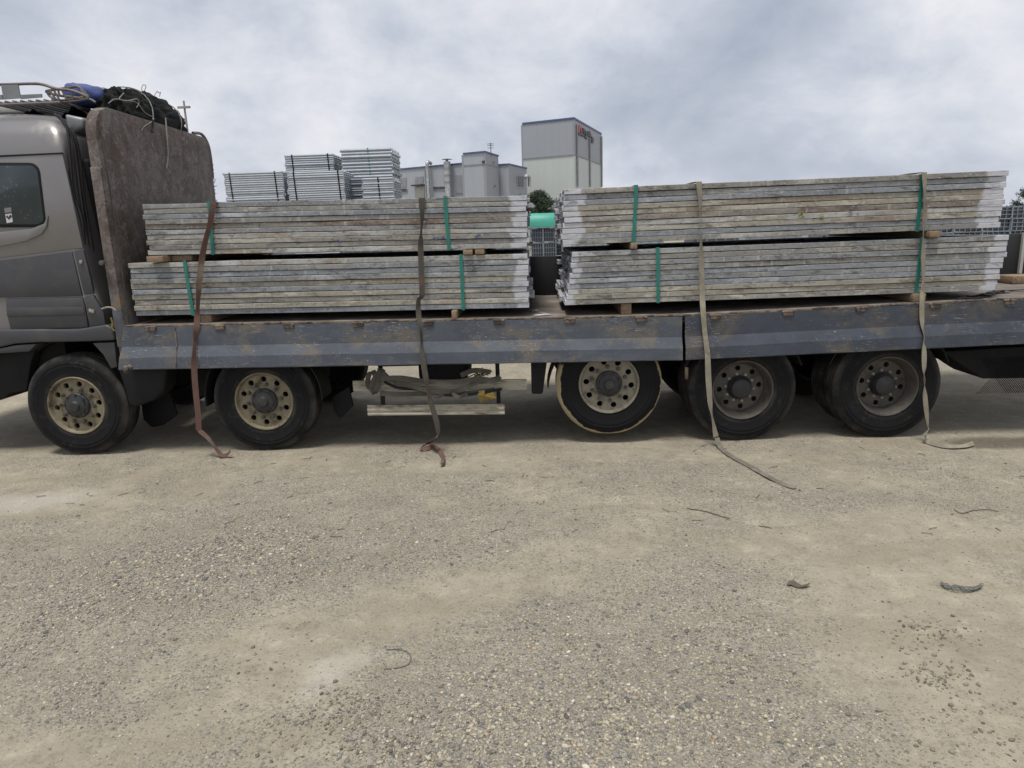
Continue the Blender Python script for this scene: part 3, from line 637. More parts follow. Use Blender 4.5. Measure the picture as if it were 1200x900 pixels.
def build_under():
    # mudguards: bent strips round the wheels, and flaps
    def arc(wx, r, a0, a1, y0, y1, name='mudguard', mat=M['black']):
        mb = MB(); n = 14; P = []
        for i in range(n+1):
            a = math.radians(a0+(a1-a0)*i/n); P.append(Vector((wx+r*math.cos(a), (y0+y1)/2, .53+r*math.sin(a))))
        mb.ribbon(P, [Vector((0, 1, 0))]*(n+1), y1-y0, .012); return mb.build(name, mat, truck)
    arc(WX[1], .585, -2, 72, .02, .34); arc(WX[1], .60, 120, 186, .02, .34)
    arc(WX[2], .60, 100, 176, .03, .34); arc(WX[3], .60, 20, 160, .02, .7)
    arc(WX[4], .60, 20, 160, .02, .7)
    p = lambda x, y, Y=.02: aty(x, y, Y)
    # mud flap behind the front wheel and a second one further in
    mb = MB(); mb.prism([p(134, 424), p(196, 424), p(192, 458), p(181, 469), p(165, 475), p(156, 478), p(150, 474), p(143, 448)], (0, .25, 0)); mb.build('mud_flap', M['black'], truck, bevel=.03, seg=3)
    mb = MB(); mb.prism([p(163, 462, .5), p(195, 452, .5), p(208, 486, .5), p(192, 498, .5), p(178, 501, .5), p(168, 492, .5)], (0, .03, 0)); mb.build('mud_flap', M['black'], truck, bevel=.008)
    mb = MB(); mb.prism([p(389, 465, .3), p(409, 453, .3), p(414, 476, .3), p(398, 491, .3), p(391, 482, .3)], (0, .03, 0)); mb.build('mud_flap', M['black'], truck, bevel=.008)
    mb = MB(); mb.prism([p(622, 424, .05), p(641, 424, .05), p(636, 462, .05), p(623, 462, .05)], (0, .3, 0)); mb.build('mud_flap', M['black'], truck, bevel=.015)
    # side guard rails with brackets
    for x0, x1, yt, yb, sl in ((413, 617, 446.5, 458, -1.5), (430, 591, 475, 487, -1.5)):
        a, b, c, d = p(x0, yt, .04), p(x1, yt+sl, .04), p(x1-2, yb+sl, .04), p(x0, yb, .04)
        mb = MB(); n = 12
        h = (a.z-d.z); prof = [(0, 1), (0, .86), (.006, .8), (.006, .64), (0, .58), (0, .42), (.006, .36), (.006, .2), (0, .14), (0, 0), (.03, 0), (.03, 1)]
        vs = [(x, .04+yy, z0+h*zf) for x, z0 in ((a.x, d.z), (b.x, c.z)) for yy, zf in prof]; m = len(prof)
        mb.add(vs, [tuple(range(m))[::-1], tuple(m+k for k in range(m))]+[(k, (k+1) % m, m+(k+1) % m, m+k) for k in range(m)])
        mb.build('side_rail', M['rail'], truck, smooth=20)
    for x in (446, 583):
        a = p(x, 435, .085); mb = MB(); mb.box((a.x, .092, .72), (.04, .03, .62)); mb.build('rail_bracket', M['chassis'], truck)
    # rear box with perforated guard
    a = p(1112, 412, .2); b = p(1240, 445, .2)
    mb = MB(); mb.prism([p(1104, 412, .25), p(1300, 400, .25), p(1300, 442, .25), p(1152, 444, .25), p(1139, 436, .25)], (0, .5, 0)); mb.build('rear_box', M['chassis'], truck, bevel=.015)
    g = MB(); za, zb = p(1150, 444, .22).z, p(1150, 462, .22).z; x0 = p(1148, 444, .22).x; hh = p(1150, 420, .22).z
    for k in range(70):
        x = x0+.022*k
        g.tube([(x, .235, hh), (x+(hh-zb)*.8, .235, zb)], .0026, 4); g.tube([(x+(hh-zb)*.8, .238, hh), (x, .238, zb)], .0026, 4)
    g.build('mesh_guard', M['chassis'], truck)
    m = MB(); c = aty(805, 438, -.02); m.box((c.x, -.0, c.z), (.03, .03, .12)); m.build('marker_lamp', M['lip'], truck, bevel=.006)
build_under()

def build_cab():
    # lofted cab body: (z, rear X, inset Y, corner radius)
    lv = []
    for (px, py, yi, rad) in ((123, 388, .03, .05), (121, 366, .02, .06), (106, 326, .015, .07), (98, 293, .012, .07), (74, 181, .03, .08), (73, 157, .075, .10), (70, 143, .16, .14), (62, 136, .26, .2), (50, 132.5, .42, .3)):
        p = aty(px, py, yi); lv.append((p.z, p.x-.004, yi, rad))
    X0 = -7.15; mb = MB(); rings = []
    for z, xr, yi, rad in lv:
        ring = []
        for cx, cyy, a0 in ((xr-rad, yi+rad, -90), (xr-rad, 2.42-yi-rad, 0), (X0+.25+(z-1.2)*.12, 2.42-yi-.2, 90), (X0+.25+(z-1.2)*.12, yi+.2, 180)):
            rr = rad if a0 in (-90, 0) else .2
            for k in range(6):
                a = math.radians(a0+90*k/5); ring.append((cx+rr*math.cos(a), cyy+rr*math.sin(a), z))
        rings.append(ring)
    n = len(rings[0]); vs = [v for r in rings for v in r]; fs = [tuple(range(n))[::-1], tuple((len(rings)-1)*n+k for k in range(n))]
    for i in range(len(rings)-1):
        for k in range(n): l = (k+1) % n; fs.append((i*n+k, i*n+l, i*n+n+l, i*n+n+k))
    mb.add(vs, fs); cab = mb.build('cab', M['cab'], truck, smooth=50)
    b = MB(); b.box((-5.8, 1.2, 1.0), (1.9, 1.9, .5)); b.build('engine_cover', M['chassis'], truck)
    # side skins separated by real gaps
    up = plate('side_panel', [(-160, 184), (0, 183.5), (60, 180.5), (73, 180), (97, 290.5), (84, 292), (-160, 322)], .004, .03, M['cab'], cab, .008)
    plate('seam', [(-160, 182.4), (0, 181.9), (72.5, 178.6), (73, 180), (0, 183.4), (-160, 184)], -.002, .02, M['black'], cab, 0)
    dr = plate('door', [(-160, 325), (84, 294.5), (92, 330), (96, 347), (-160, 352)], .0, .03, M['cab_low'], cab, .008)
    rp = plate('rear_panel', [(86, 294), (97.5, 292.5), (106, 327), (109.5, 344), (98.5, 345.5), (94, 328)], .002, .03, M['cab_low'], cab, .006)
    st = plate('step_panel', [(6, 350), (96, 348.5), (99, 358), (103, 384), (12, 387), (7, 366)], .0, .04, M['cab_low'], cab, .012, )
    rb = MB().prism([aty(x, y, -.006) for x, y in ((7, 361), (97.5, 360), (99, 369), (8, 371))], (0, .02, 0)).build('panel_rib', M['cab_low'], cab, bevel=.006)
    s2 = plate('rear_step_panel', [(98, 348), (109, 346), (121, 366), (124, 384), (105, 384), (101, 360)], .0, .04, M['cab_low'], cab, .012)
    sw = MB()                                              # pressed swage under the window
    pts = [(-60, 290), (0, 289), (30, 283), (48, 275), (54.5, 266), (56, 252), (51, 262), (36, 268), (0, 272), (-60, 275)]
    sw.prism([aty(x, y, -.010) for x, y in pts], (0, .02, 0)); sw.build('swage', M['cab'], cab, bevel=.009, seg=3)
    # window with rubber frame
    def rr(x0, y0, x1, y1, r, sk):
        P = []
        for cx, cyy, a0 in ((x1-r, y0+r, -90), (x1-r, y1-r, 0), (x0+r, y1-r, 90), (x0+r, y0+r, 180)):
            for k in range(5):
                a = math.radians(a0+90*k/4); yy = cyy+r*math.sin(a); xx = cx+r*math.cos(a); P.append((xx+sk*(yy-y0)/(y1-y0)*((xx-x0)/(x1-x0)*.8+.2), yy))
        return P
    wf = plate('window_frame', rr(-62, 190.5, 45, 266.5, 11, 9), -.004, .02, M['black'], cab, .004)
    wn = plate('window', rr(-58, 194, 43, 263, 9, 8.5), -.007, .01, M['glass'], cab, .001)
    q = MB().prism([aty(x, y, -.0095) for x, y in ((6, 251), (13.5, 250), (15, 260), (8, 261.5))], (0, .002, 0)).build('window_sticker', M['sticker'], cab)
    q = MB().prism([aty(x, y, -.0095) for x, y in ((5, 244), (13, 243), (13.5, 248.5), (5.6, 249.5))], (0, .002, 0)).build('window_sticker', M['rackplate'], cab)
    q = MB().ribbon([aty(x, y, -.0115) for x, y in ((7.8, 253), (10, 256), (13, 252.5))], [Vector((0, 0, 1))]*3, .02, .002).build('sticker_mark', M['stickerk'], cab)
    # fender and arch below the cab
    f = plate('fender', [(-160, 388), (44, 386), (90, 386), (124, 380.5), (131, 384), (134, 399), (100, 400.5), (44, 401.5), (18, 403), (-20, 411), (-160, 418)], -.035, .3, M['cab_low'], truck, .02, seg=3)
    f = plate('fender_skirt', [(-160, 420), (-20, 412), (18, 404.5), (43, 403), (34, 412), (-10, 415), (-160, 440)], -.02, .25, M['cab_low'], truck, .01)
    gq = MB(); n = 14; P = [Vector((WX[0]+.68*math.cos(math.radians(a)),   .4, .53+.66*math.sin(math.radians(a)))) for a in range(20, 170, 10)]
    gq.ribbon(P, [Vector((0, 1, 0))]*len(P), .5, .015); gq.build('wheel_arch', M['black'], truck)
    gq = MB(); gq.prism([aty(x, y, .0) for x, y in ((108, 402), (134, 401), (137, 430), (130, 432), (121, 416))], (0, .3, 0)); gq.build('mudguard', M['cab_low'], truck, bevel=.008)
    gq = plate('front_bumper', [(-160, 440), (-30, 412), (44, 404), (36, 425), (31, 458), (10, 461.5), (7, 466), (-6, 471), (-160, 480)], .12, .5, M['black'], truck, .02)
    for x, y in ((95, 307), (109, 365), (106, 364)):
        c = aty(x, y, -.005); MB().box(c, (.028, .02, .035))  .build('latch', M['nutb'], truck, bevel=.005)
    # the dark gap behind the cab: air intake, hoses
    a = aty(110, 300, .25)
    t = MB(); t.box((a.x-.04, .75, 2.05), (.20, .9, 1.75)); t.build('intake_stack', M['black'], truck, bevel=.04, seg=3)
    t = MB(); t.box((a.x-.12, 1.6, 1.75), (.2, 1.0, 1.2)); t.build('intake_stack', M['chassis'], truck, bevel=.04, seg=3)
    for k, (pp) in enumerate(([(68, 134), (79, 152), (82, 185), (86, 225), (96, 258), (100, 300), (106, 340), (118, 372)], [(74, 140), (86, 165), (91, 200), (96, 240), (103, 285), (109, 330), (122, 362)],
                             [(82, 150), (88, 160), (94, 190), (98, 230), (108, 290), (112, 330), (119, 345), (124, 370)], [(64, 133), (77, 148), (80, 180), (82, 220), (92, 250), (97, 290), (112, 335), (126, 352)])):
        P = [Vector(v) for v in spline([tuple(aty(x, y, .07+.05*k)) for x, y in pp], 5)]
        t = MB(); t.tube(P, .014, 7); t.build('hose', M['hose'], truck)
    a = aty(86, 145, .35)
    t = MB(); t.prism([aty(x, y, .3) for x, y in ((74, 133), (98, 138), (98, 150), (86, 156), (80, 150))], (0, .5, 0)); t.build('fairing', M['rackplate'], truck, bevel=.03, seg=3)
    # rusty headboard: a thick plate across the deck with rounded top corners
    zt = aty(106, 123, .1).z; z0 = zd(XH)-.33; w = 2.36; P = []
    zt2 = zt
    for cy0, a0, r in ((w-.22, 90, .22), (.30, 90, .30)):
        pass
    prof = [(0, z0), (0, zt-.27)]+[(.27-.27*math.cos(a), zt-.27+.27*math.sin(a)) for a in np.linspace(0, math.pi/2, 9)[1:]]
    prof += [(w-.14+.14*math.sin(a), zt-.02-.14+.14*math.cos(a)) for a in np.linspace(0, math.pi/2, 7)]+[(w, z0)]
    P = [(XH-.105, y+.003, z) for y, z in prof]; hb = MB().prism(P, (.105, 0, 0)).build('headboard', M['headboard'], truck, origin=(XH, 1.18, z0), bevel=.012, seg=2)
    # frayed wire along its far edge, weld seam, bar over the far corner
    fr = MB()
    for k in range(110):
        z = random.uniform(1.75, zt-.25); l = random.uniform(.01, .045); a = random.uniform(-1, 1)
        fr.tube([(XH-.03, w, z), (XH-.03+random.uniform(-.02, .03), w+l*.6, z+.012*a), (XH-.02+random.uniform(-.02, .04), w+l, z-.02*a)], .0035, 4)
    tag(fr.build('frayed_wire', M['rust'], hb), kind='stuff')
    bb = MB(); pts = [(XH-.03, w-.35, zt+.0), (XH-.03, w-.12, zt+.015), (XH-.03, w+.02, zt-.08), (XH-.03, w+.06, zt-.24), (XH-.03, w+.05, zt-.5)]
    bb.tube([Vector(v) for v in spline(pts, 4)], .018, 8); bb.build('corner_bar', M['rack'], hb)
    for yy in (.07,):
        s = MB(); s.tube([(XH+.003, yy, zt-.02-.1*(yy < .3)), (XH+.004, yy+.01, 2.5), (XH+.003, yy, zd(XH)+.02)], .006, 5); s.build('weld_seam', M['rust'], hb)
    zt3 = aty(105, 196, 0).z; pt = MB(); pt.box((XH-.056, -.004, (zt3+1.1)/2), (.098, .016, zt3-1.1)); pt.build('corner_post', M['headboard'], truck, origin=(XH, 1.18, z0), bevel=.008)
    pt = MB(); pt.lathe([(.0, -.03), (.022, -.03), (.026, -.02), (.026, .0), (.0, .0)], 10); pt.v = [v+Vector((aty(120, 308, -.05).x, -.045, aty(120, 308, -.05).z)) for v in pt.v]; pt.build('bolt', M['nut'], truck)
    h = MB(); h.tube([Vector(v) for v in spline([tuple(aty(x, y, -.06)) for x, y in ((119, 362), (126, 360), (132, 361), (136, 364))], 4)], .009, 6); h.build('hook', M['rope'], truck)
    h = MB(); h.tube([tuple(aty(x, y, -.055)) for x, y in ((130, 372), (132, 378), (131, 384), (134, 388))], .009, 5); h.build('paint_mark', M['yellow'], truck)
    # roof rack
    zr = aty(30, 120, .45).z; Y0, Y1 = .42, 2.0
    rk = empty('roof_rack', (-5.2, 1.2, zr)); rk.parent = truck; rk.location = Vector((-5.2, 1.2, zr))-WO[truck.name]
    def tb(name, pts, r=.013, mat=M['rack']):
        t = MB(); t.tube([Vector(v) for v in spline(pts, 4)] if len(pts) > 2 else pts, r, 7); t.build(name, mat, rk)
    for k in range(9):
        x = aty(2+9*k, 120, .5).x; tb('slat', [(x, Y0-.08, zr-.01), (x, Y1, zr-.01)], .014, M['rackplate'] if k % 2 else M['rack'])
    for y in (Y0-.08, Y1): tb('rail', [(-6.9, y, zr-.035), (aty(78, 124, Y0).x, y, zr-.035)], .016)
    top = [(-60, 99), (0, 99), (36, 98), (50, 99), (66, 104), (84, 106), (100, 112), (103, 116)]
    tb('guard_rail', [tuple(aty(x, y, Y0)) for x, y in top], .014)
    tb('guard_rail', [tuple(aty(x, y, Y0+.1)) for x, y in ((103, 113), (92, 102), (80, 103), (58, 106), (55, 108), (70, 112), (100, 116))], .013)
    tb('guard_rail', [tuple(aty(x, y, Y0+.1)) for x, y in ((55, 108), (60, 114), (72, 117.5), (90, 115), (104, 112))], .012)
    tb('guard_rail', [tuple(aty(x, y, Y0+.1)) for x, y in ((72, 120), (92, 118), (104, 116), (112, 120))], .012)
    for (xa, ya, xb, yb) in ((58, 106, 66, 117), (63, 105.5, 70, 117.5), (68, 105, 70, 113), (72, 104, 78, 117), (84, 108, 85, 117), (94, 105, 104, 117)):
        tb('strut', [tuple(aty(xa, ya, Y0+.05)), tuple(aty(xb, yb, Y0+.05))], .010)
    for pts in ([(1, 99.5), (21, 99), (24, 115), (4, 116.5)], [(24, 111), (48.5, 110), (49, 114), (24, 116)], [(-40, 111), (2, 111), (3, 116.5), (-40, 117)]):
        t = MB(); t.prism([aty(x, y, Y0-.03) for x, y in pts], (0, .012, 0)); t.build('rack_plate', M['rackplate'], rk)
    for x in (-6.3, -5.35):
        for y in (Y0+.12, Y1-.1): tb('rack_leg', [(x, y, zr-.04), (x, y, zr-.32)], .018)
    t = MB(); t.prism([aty(x, y, .8) for x, y in ((-60, 123), (36, 121), (40, 131), (-60, 134))], (0, .5, 0)); t.build('roof_hatch', M['pale_plate'], truck, bevel=.02)
    return zt, zr
ZT, ZR = build_cab()

# load on the cab roof
def roof_load():
    xb = XH-.33
    # dark netting tied with rope
    c0 = atx(124, 124, xb); c1 = atx(199, 128, xb)
    zc = ZT+.07; ya, yb = c0.y, c1.y; cy = (ya+yb)/2; L = (yb-ya)/2
    bm = bmesh.new(); bmesh.ops.create_icosphere(bm, subdivisions=5, radius=1.)
    V = np.array([v.co[:] for v in bm.verts])
    d = 1+.13*(fbm(V[:, 1]*2.2+3, V[:, 2]*2.2+V[:, 0]*1.7, 3, 31)-.5)*2+.26*(fbm(V[:, 1]*7+V[:, 0]*3, V[:, 2]*6-V[:, 0]*2, 3, 33)-.5)+.16*(fbm(V[:, 1]*16+V[:, 0]*9, V[:, 2]*12-V[:, 0]*6, 2, 35)-.5)
    for r_i in (-.35, .42): d -= .10*np.exp(-((V[:, 1]-r_i)/.06)**2)
    sgn = lambda a, p: np.sign(a)*np.abs(a)**p
    P = np.stack([xb+V[:, 0]*.30*d, cy+sgn(V[:, 1], .8)*L*d*1.0, zc+sgn(V[:, 2], .85)*.29*d*(1-.16*V[:, 1])], -1)
    for v, p in zip(bm.verts, P): v.co = p-np.array([xb, cy, zc-.2])
    me = bpy.data.meshes.new('netting_bundle'); bm.to_mesh(me); bm.free(); me.polygons.foreach_set('use_smooth', np.ones(len(me.polygons), bool))
    o = link('netting_bundle', me, M['net'], None, (xb, cy, zc-.2)); tag(o, 'black bundle of netting tied with pale rope above the headboard', 'bundle')
    for r_i in (-.35, .42):                                  # ties
        t = MB(); yy = cy+sgn(np.array(r_i), .8)*L
        t.tube([(xb+.285*math.cos(a), yy+.04*math.sin(a*2), zc+.285*math.sin(a)*(1-.16*r_i)) for a in np.linspace(0, 2*math.pi, 24)[:-1]], .006, 6, True); t.build('rope', M['rope'], o)
    for pts in ([(145, 109), (140, 116), (150, 118), (160, 120), (170, 132), (180, 138), (177, 143), (169, 148), (166, 153)], [(127, 121), (135, 116), (148, 118), (160, 116), (163, 121), (160, 126)],
                [(167, 108), (166, 103), (168, 99.5), (171, 101), (169, 107)], [(181, 112), (184, 107), (186, 109), (188, 108), (187, 113)], [(196, 133), (200, 138), (203, 139)]):
        t = MB(); n = len(pts)
        t.tube([Vector(v) for v in spline([tuple(atx(x, y, (XH-.02 if n > 6 and i < 6 else XH+.012) if n > 5 else xb+.05)) for i, (x, y) in enumerate(pts)], 5)], .0042, 5); t.build('rope', M['rope'], o)
    t = MB(); t.tube([Vector(v) for v in spline([tuple(atx(x, y, XH+.02)) for x, y in ((194, 138), (195, 150), (196, 165), (197, 182), (195, 198))], 4)], .008, 5); t.build('rope', M['rope'], o)
    t = MB(); t.tube([Vector(v) for v in spline([tuple(atx(x, y, XH+.02)) for x, y in ((179, 140), (180, 148), (179, 155))], 4)], .012, 5); t.build('rope', M['hose'], o)
    # blue tarp roll
    b = MB(); A = atx(82, 109, XH-.62); B = atx(128, 118, XH-.5); d = (B-A); n = 22; prof = []
    k = d.normalized(); e = k.cross(Vector((0, 0, 1))).normalized(); f = e.cross(k)
    vs = []; m = 20
    for i in range(n+1):
        tt = i/n; c = A+d*tt; rr = .115*(1-.12*abs(tt-.5)-(.25 if i in (0, n) else 0)); rr *= 1-(.14 if abs(tt-.75) < .03 else 0)
        for j in range(m):
            a = 2*math.pi*j/m; q_ = rr*(1+.07*math.sin(3*a+tt*5)+.04*math.sin(7*a-tt*9)); vs.append(c+(e*math.cos(a)+f*math.sin(a))*q_)
    fs = [tuple(range(m))[::-1], tuple(n*m+j for j in range(m))]
    for i in range(n):
        for j in range(m): l = (j+1) % m; fs.append((i*m+j, i*m+l, i*m+m+l, i*m+m+j))
    b.add(vs, fs); o = b.build('tarp_roll', M['blue'], None, smooth=60); tag(o, 'rolled blue tarpaulin lying on the cab roof rack', 'tarp')
    for tt in (.75, .82, .9):
        t = MB(); c = A+d*tt; t.tube([c+(e*math.cos(a)+f*math.sin(a))*.112 for a in np.linspace(0, 2*math.pi, 14)[:-1]], .009, 5, True); t.build('rope', M['rope'], o)
    # crumpled dark sheet under it
    s = MB(); pts = []; nx_, ny_ = 16, 10
    c = atx(72, 130, -4.95)
    A0 = aty(42, 131, .75)
    for j in range(ny_+1):
        for i in range(nx_+1):
            u, v = i/nx_, j/ny_; pts.append((A0.x+u*.62, .55+v*1.1, ZR-.10+.10*math.sin(u*3.14)*math.sin(v*3.14)+.05*math.sin(u*9+v*7)+random.uniform(-.02, .02)))
    s.add(pts, [(j*(nx_+1)+i, j*(nx_+1)+i+1, (j+1)*(nx_+1)+i+1, (j+1)*(nx_+1)+i) for j in range(ny_) for i in range(nx_)])
    bot = [(p[0], p[1], ZR-.26) for p in pts]; s.add(bot, [(j*(nx_+1)+i, (j+1)*(nx_+1)+i, (j+1)*(nx_+1)+i+1, j*(nx_+1)+i+1) for j in range(ny_) for i in range(nx_)])
    o = s.build('folded_sheet', M['net'], None, smooth=60); tag(o, 'crumpled dark sheet stowed under the roof rack tubes', 'sheet')
roof_load()

# ------------------------------------------------------------------ plank bundles
PW, ND = .445, 5
def plank_mesh(L, T, var=0):
    w = PW-.006; t = T-.0045; h = L/2; y = w/2; a = .003; rg = random.Random(var*7+3)
    pr = [(-y+a, 0), (-y, a), (-y, t-a), (-y+a, t), (y-a, t), (y, t-a), (y, a), (y-a, 0)]
    n = len(pr); ns = 14; vs = []; p1, p2, p3 = (rg.uniform(0, 6) for _ in range(3)); fs = []
    for i in range(ns+1):                                   # long shallow bends and small knocks along the edge
        x = -h+L*i/ns; dy = .0035*math.sin(x*1.3+p1)+rg.uniform(-.0012, .0012); dz = .0012*math.sin(x*2.1+p2)
        kn = rg.uniform(.0, .0022) if rg.random() < .35 else 0
        vs += [(x, p+dy+(kn if k == 2 else 0), q+dz-(kn if k in (2, 3) else 0)) for k, (p, q) in enumerate(pr)]
    for i in range(ns):
        for k in range(n): l = (k+1) % n; fs.append((i*n+k, i*n+l, i*n+n+l, i*n+n+k))
    mb = MB(); mb.add(vs, fs)
    for s in (-1, 1):                                       # open hollow end
        o = 0 if s < 0 else n*ns; base = len(mb.v); ref = mb.v[o:o+n]
        ins = [(s*h, v.y*.97, t/2+(v.z-t/2)*.72) for v in ref]; dp = [(s*(h-.05), v.y*.97, t/2+(v.z-t/2)*.72) for v in ref]
        mb.v += [Vector(v) for v in ins+dp]
        for k in range(n):
            l = (k+1) % n; mb.f += [(o+k, o+l, base+l, base+k), (base+k, base+l, base+n+l, base+n+k)]
        mb.f.append(tuple(base+n+k for k in range(n)))
        for yy in (-.13, 0., .12): mb.box((s*(h-.02), yy, t/2), (.03, .012, t*.75))
    return mb.mesh('plank', smooth=25)
def bundle(x0, x1, z0, z1, thick, tints, left, right, bands, label, lean=0.):
    L = x1-x0; T = thick/len(tints); rt = empty('plank_bundle', ((x0+x1)/2, 1.2, (z0+z1)/2)); rt.rotation_euler = (0, -(z1-z0)/L, 0)
    tag(rt, label, 'plank bundle', 'bundles of scaffold planks on the truck')
    mes = [plank_mesh(L, T, q) for q in range(5)]; nl = len(tints)
    for me in mes: me.materials.append(None)
    for i, tn in enumerate(tints):
        lay = nl-1-i
        for d in range(ND):
            o = bpy.data.objects.new('plank', mes[(i*3+d) % 5]); COL.objects.link(o); o.parent = rt
            o.location = (random.gauss(0, .009)+(random.gauss(0, .02) if d else 0)+lean*(.5-lay/(nl-1)), -1.115+PW/2+d*(PW+.002)+(random.uniform(-.009, .007) if d == 0 else 0), lay*T)
            o.rotation_euler = (0, random.uniform(-.0004, .0004), random.uniform(-.001, .001))
            o.material_slots[0].link = 'OBJECT'; o.material_slots[0].material = PL[tn if d == 0 else random.choice('GBTY')]
            o['paint_left'] = left+random.uniform(-.03, .02); o['paint_right'] = right+random.uniform(-.03, .02); o['half_length'] = L/2
    for xa, xb in bands:                                    # green packing bands: up the front, over and down
        mb = MB(); w = .032; ya, yb = -1.127, -1.115+ND*(PW+.002)+.008; zt_ = thick+.006; za = -.006; xa -= (x0+x1)/2; xb -= (x0+x1)/2
        def q(p, e): return [p+Vector((s*w/2, 0, 0)) for s in (-1, 1)]
        loop = [(xb, ya, za), (xa*.3+xb*.7, ya-.004, thick*.3), (xa, ya, zt_), (xa, 0, zt_+.002), (xa, yb, zt_), (xb, yb, za), (xb, .0, za-.001)]
        mb.ribbon([Vector(p) for p in loop+[loop[0]]], [Vector((1, 0, 0))]*(len(loop)+1), w, .003)
        me2 = mb.mesh('strap_band', smooth=20); o = bpy.data.objects.new('strap_band', me2); COL.objects.link(o); o.parent = rt; me2.materials.append(M['green_band'])
    return rt
Xp = lambda px, py, Y=.09: aty(px, py, Y).x
bundle(-3.745, -.058, 1.978, 1.936, .487, 'GTBTNGWTTW', -.3, .17, ((Xp(246, 245), Xp(250, 295)), (Xp(521, 235), Xp(526, 283))), 'upper left bundle of long weathered metal planks, directly behind the headboard')
bundle(-3.965, -.062, 1.392, 1.362, .522, 'WGBGYBYTYB', -.3, .14, ((Xp(217, 310), Xp(227, 366)), (Xp(540, 303), Xp(543, 360))), 'lower left bundle of long metal planks lying on timbers against the headboard')
bundle(.287, 4.352, 1.952, 1.986, .516, 'TGBYYNWYBT', .20, .22, ((Xp(746, 220), Xp(742, 283)), (Xp(1081, 203), Xp(1074, 265))), 'upper right bundle of long stained planks, the highest load at the rear', -.02)
bundle(.338, 4.412, 1.376, 1.404, .514, 'GTGTBGBYYT', .10, .16, ((Xp(771, 294), Xp(771, 353)), (Xp(1080, 280), Xp(1072, 345))), 'lower right bundle of long planks resting on the rear deck timbers', -.075)

ub = bpy.data.objects['plank_bundle.002']; lb = bpy.data.objects['plank_bundle']
def mark(rt, pts, mat, w=.014, Y=.072):
    base = Vector(rt.location); mb = MB(); P = [aty(x, y, Y)-base for x, y in pts]
    mb.ribbon(P, [Vector((.4, 0, 1)) for _ in P], w, .002); me = mb.mesh('paint_mark'); me.materials.append(mat); o = bpy.data.objects.new('paint_mark', me); COL.objects.link(o); o.parent = rt
    o.rotation_euler = (0, -rt.rotation_euler[1], 0)
M['mark_yellow'] = worn('mark_yellow', (.42, .38, .08), None, .7, 0, 20, .8); M['mark_blue'] = worn('mark_blue', (.07, .10, .22), None, .7, 0, 20, .8); M['spill'] = worn('white_spill', (.52, .51, .5), (.35, .33, .31), .8, 0, 10, .9)
for pts in ([(936, 250), (938, 253), (941, 250), (943, 253)], [(937, 252), (941, 251)], [(961, 251), (964, 252), (966, 251)]): mark(ub, pts, M['mark_yellow'], .015)
for pts in ([(508, 278), (511, 281), (514, 279)], [(517, 280), (521, 277)], [(557, 279), (560, 276), (563, 275)], [(395, 281), (399, 284)]): mark(lb, pts, M['mark_blue'], .016)
mb = MB(); rg = random.Random(4)
for k in range(9):
    c = atz(631+rg.uniform(-7, 8), 366+rg.uniform(-3, 4), zd(0)+.004); r = rg.uniform(.03, .075); n = 9
    mb.prism([c+Vector((r*math.cos(6.283*i/n)*rg.uniform(.6, 1.5), r*math.sin(6.283*i/n)*rg.uniform(.4, 1.), .0005*k)) for i in range(n)], (0, 0, .0012))
tag(mb.build('white_spill', M['spill'], None), 'splash of white material spilled on the deck between the loads', 'spill')
mb = MB()
for k in range(10):
    c = atz(1140+rg.uniform(-35, 50), 344+rg.uniform(-3, 1.5), 0); x = aty(1105+9*k, 345, .3).x; l = rg.uniform(.08, .3)
    mb.ribbon([Vector((x+l*q, .06+.05*k % .5+.02*math.sin(q*9+k), zd(x)+.012+.012*math.sin(q*5+k)**2)) for q in (0, .3, .6, 1)], [Vector((0, 1, .3*math.sin(k+q))) for q in range(4)], rg.uniform(.03, .07), .004)
tag(mb.build('rag_scraps', M['black'], None), 'dark scraps of sheeting lying under the rear end of the load', 'scraps', kind='stuff')

# timbers between the bundles and the deck
def timber(x, z0, z1, w, label, y0=.03, y1=2.3, rz=0.):
    mb = MB(); mb.box((0, (y1-y0)/2, (z1-z0)/2), (w, y1-y0, z1-z0)); o = mb.build('timber', M['wood'], None, origin=(0, 0, 0), bevel=.005)
    o.location = (x, y0, z0); o.rotation_euler = (0, 0, rz); tag(o, label, 'timber', 'timbers under the plank bundles'); return o
def bz(x, a, b, z0, z1): return z0+(z1-z0)*(x-a)/(b-a)
def low(px, w, label, y0=.03, rz=0.):
    x = aty(px, 365, y0).x; L = x < .1; zt_ = bz(x, -3.965, -.062, 1.392, 1.362) if L else bz(x, .338, 4.412, 1.376, 1.404)
    timber(x, zd(x)+.003, zt_-.004, w, label, y0, rz=rz)
def high(px, w, label, y0=.03, rz=0.):
    x = aty(px, 295, y0).x; L = x < .1
    if L: a, b = bz(x, -3.965, -.062, 1.392, 1.362)+.522, bz(x, -3.745, -.058, 1.978, 1.936)
    else: a, b = bz(x, .338, 4.412, 1.376, 1.404)+.514, bz(x, .287, 4.352, 1.952, 1.986)
    timber(x, a+.002, b-.006, w, label, y0, rz=rz)
low(240, .11, 'timber under the lower left bundle near the headboard', .12); low(532, .05, 'thin timber end under the right part of the lower left bundle', -.01)
low(734, .10, 'short timber pair under the left end of the lower right bundle', .12); low(1076, .12, 'timber under the lower right bundle behind the rear strap', .05)
high(180, .16, 'pale timber between the two left bundles nearest the headboard', -.01); high(212, .2, 'wide timber just right of the pale one between the left bundles', .14)
high(548, .09, 'brown timber between the two left bundles at their right end', .02); high(562, .09, 'second brown timber beside the first between the left bundles', .06)
high(743, .06, 'timber between the two right bundles under the green band', .05); high(1094, .10, 'timber between the two right bundles beside the rear strap', .03)
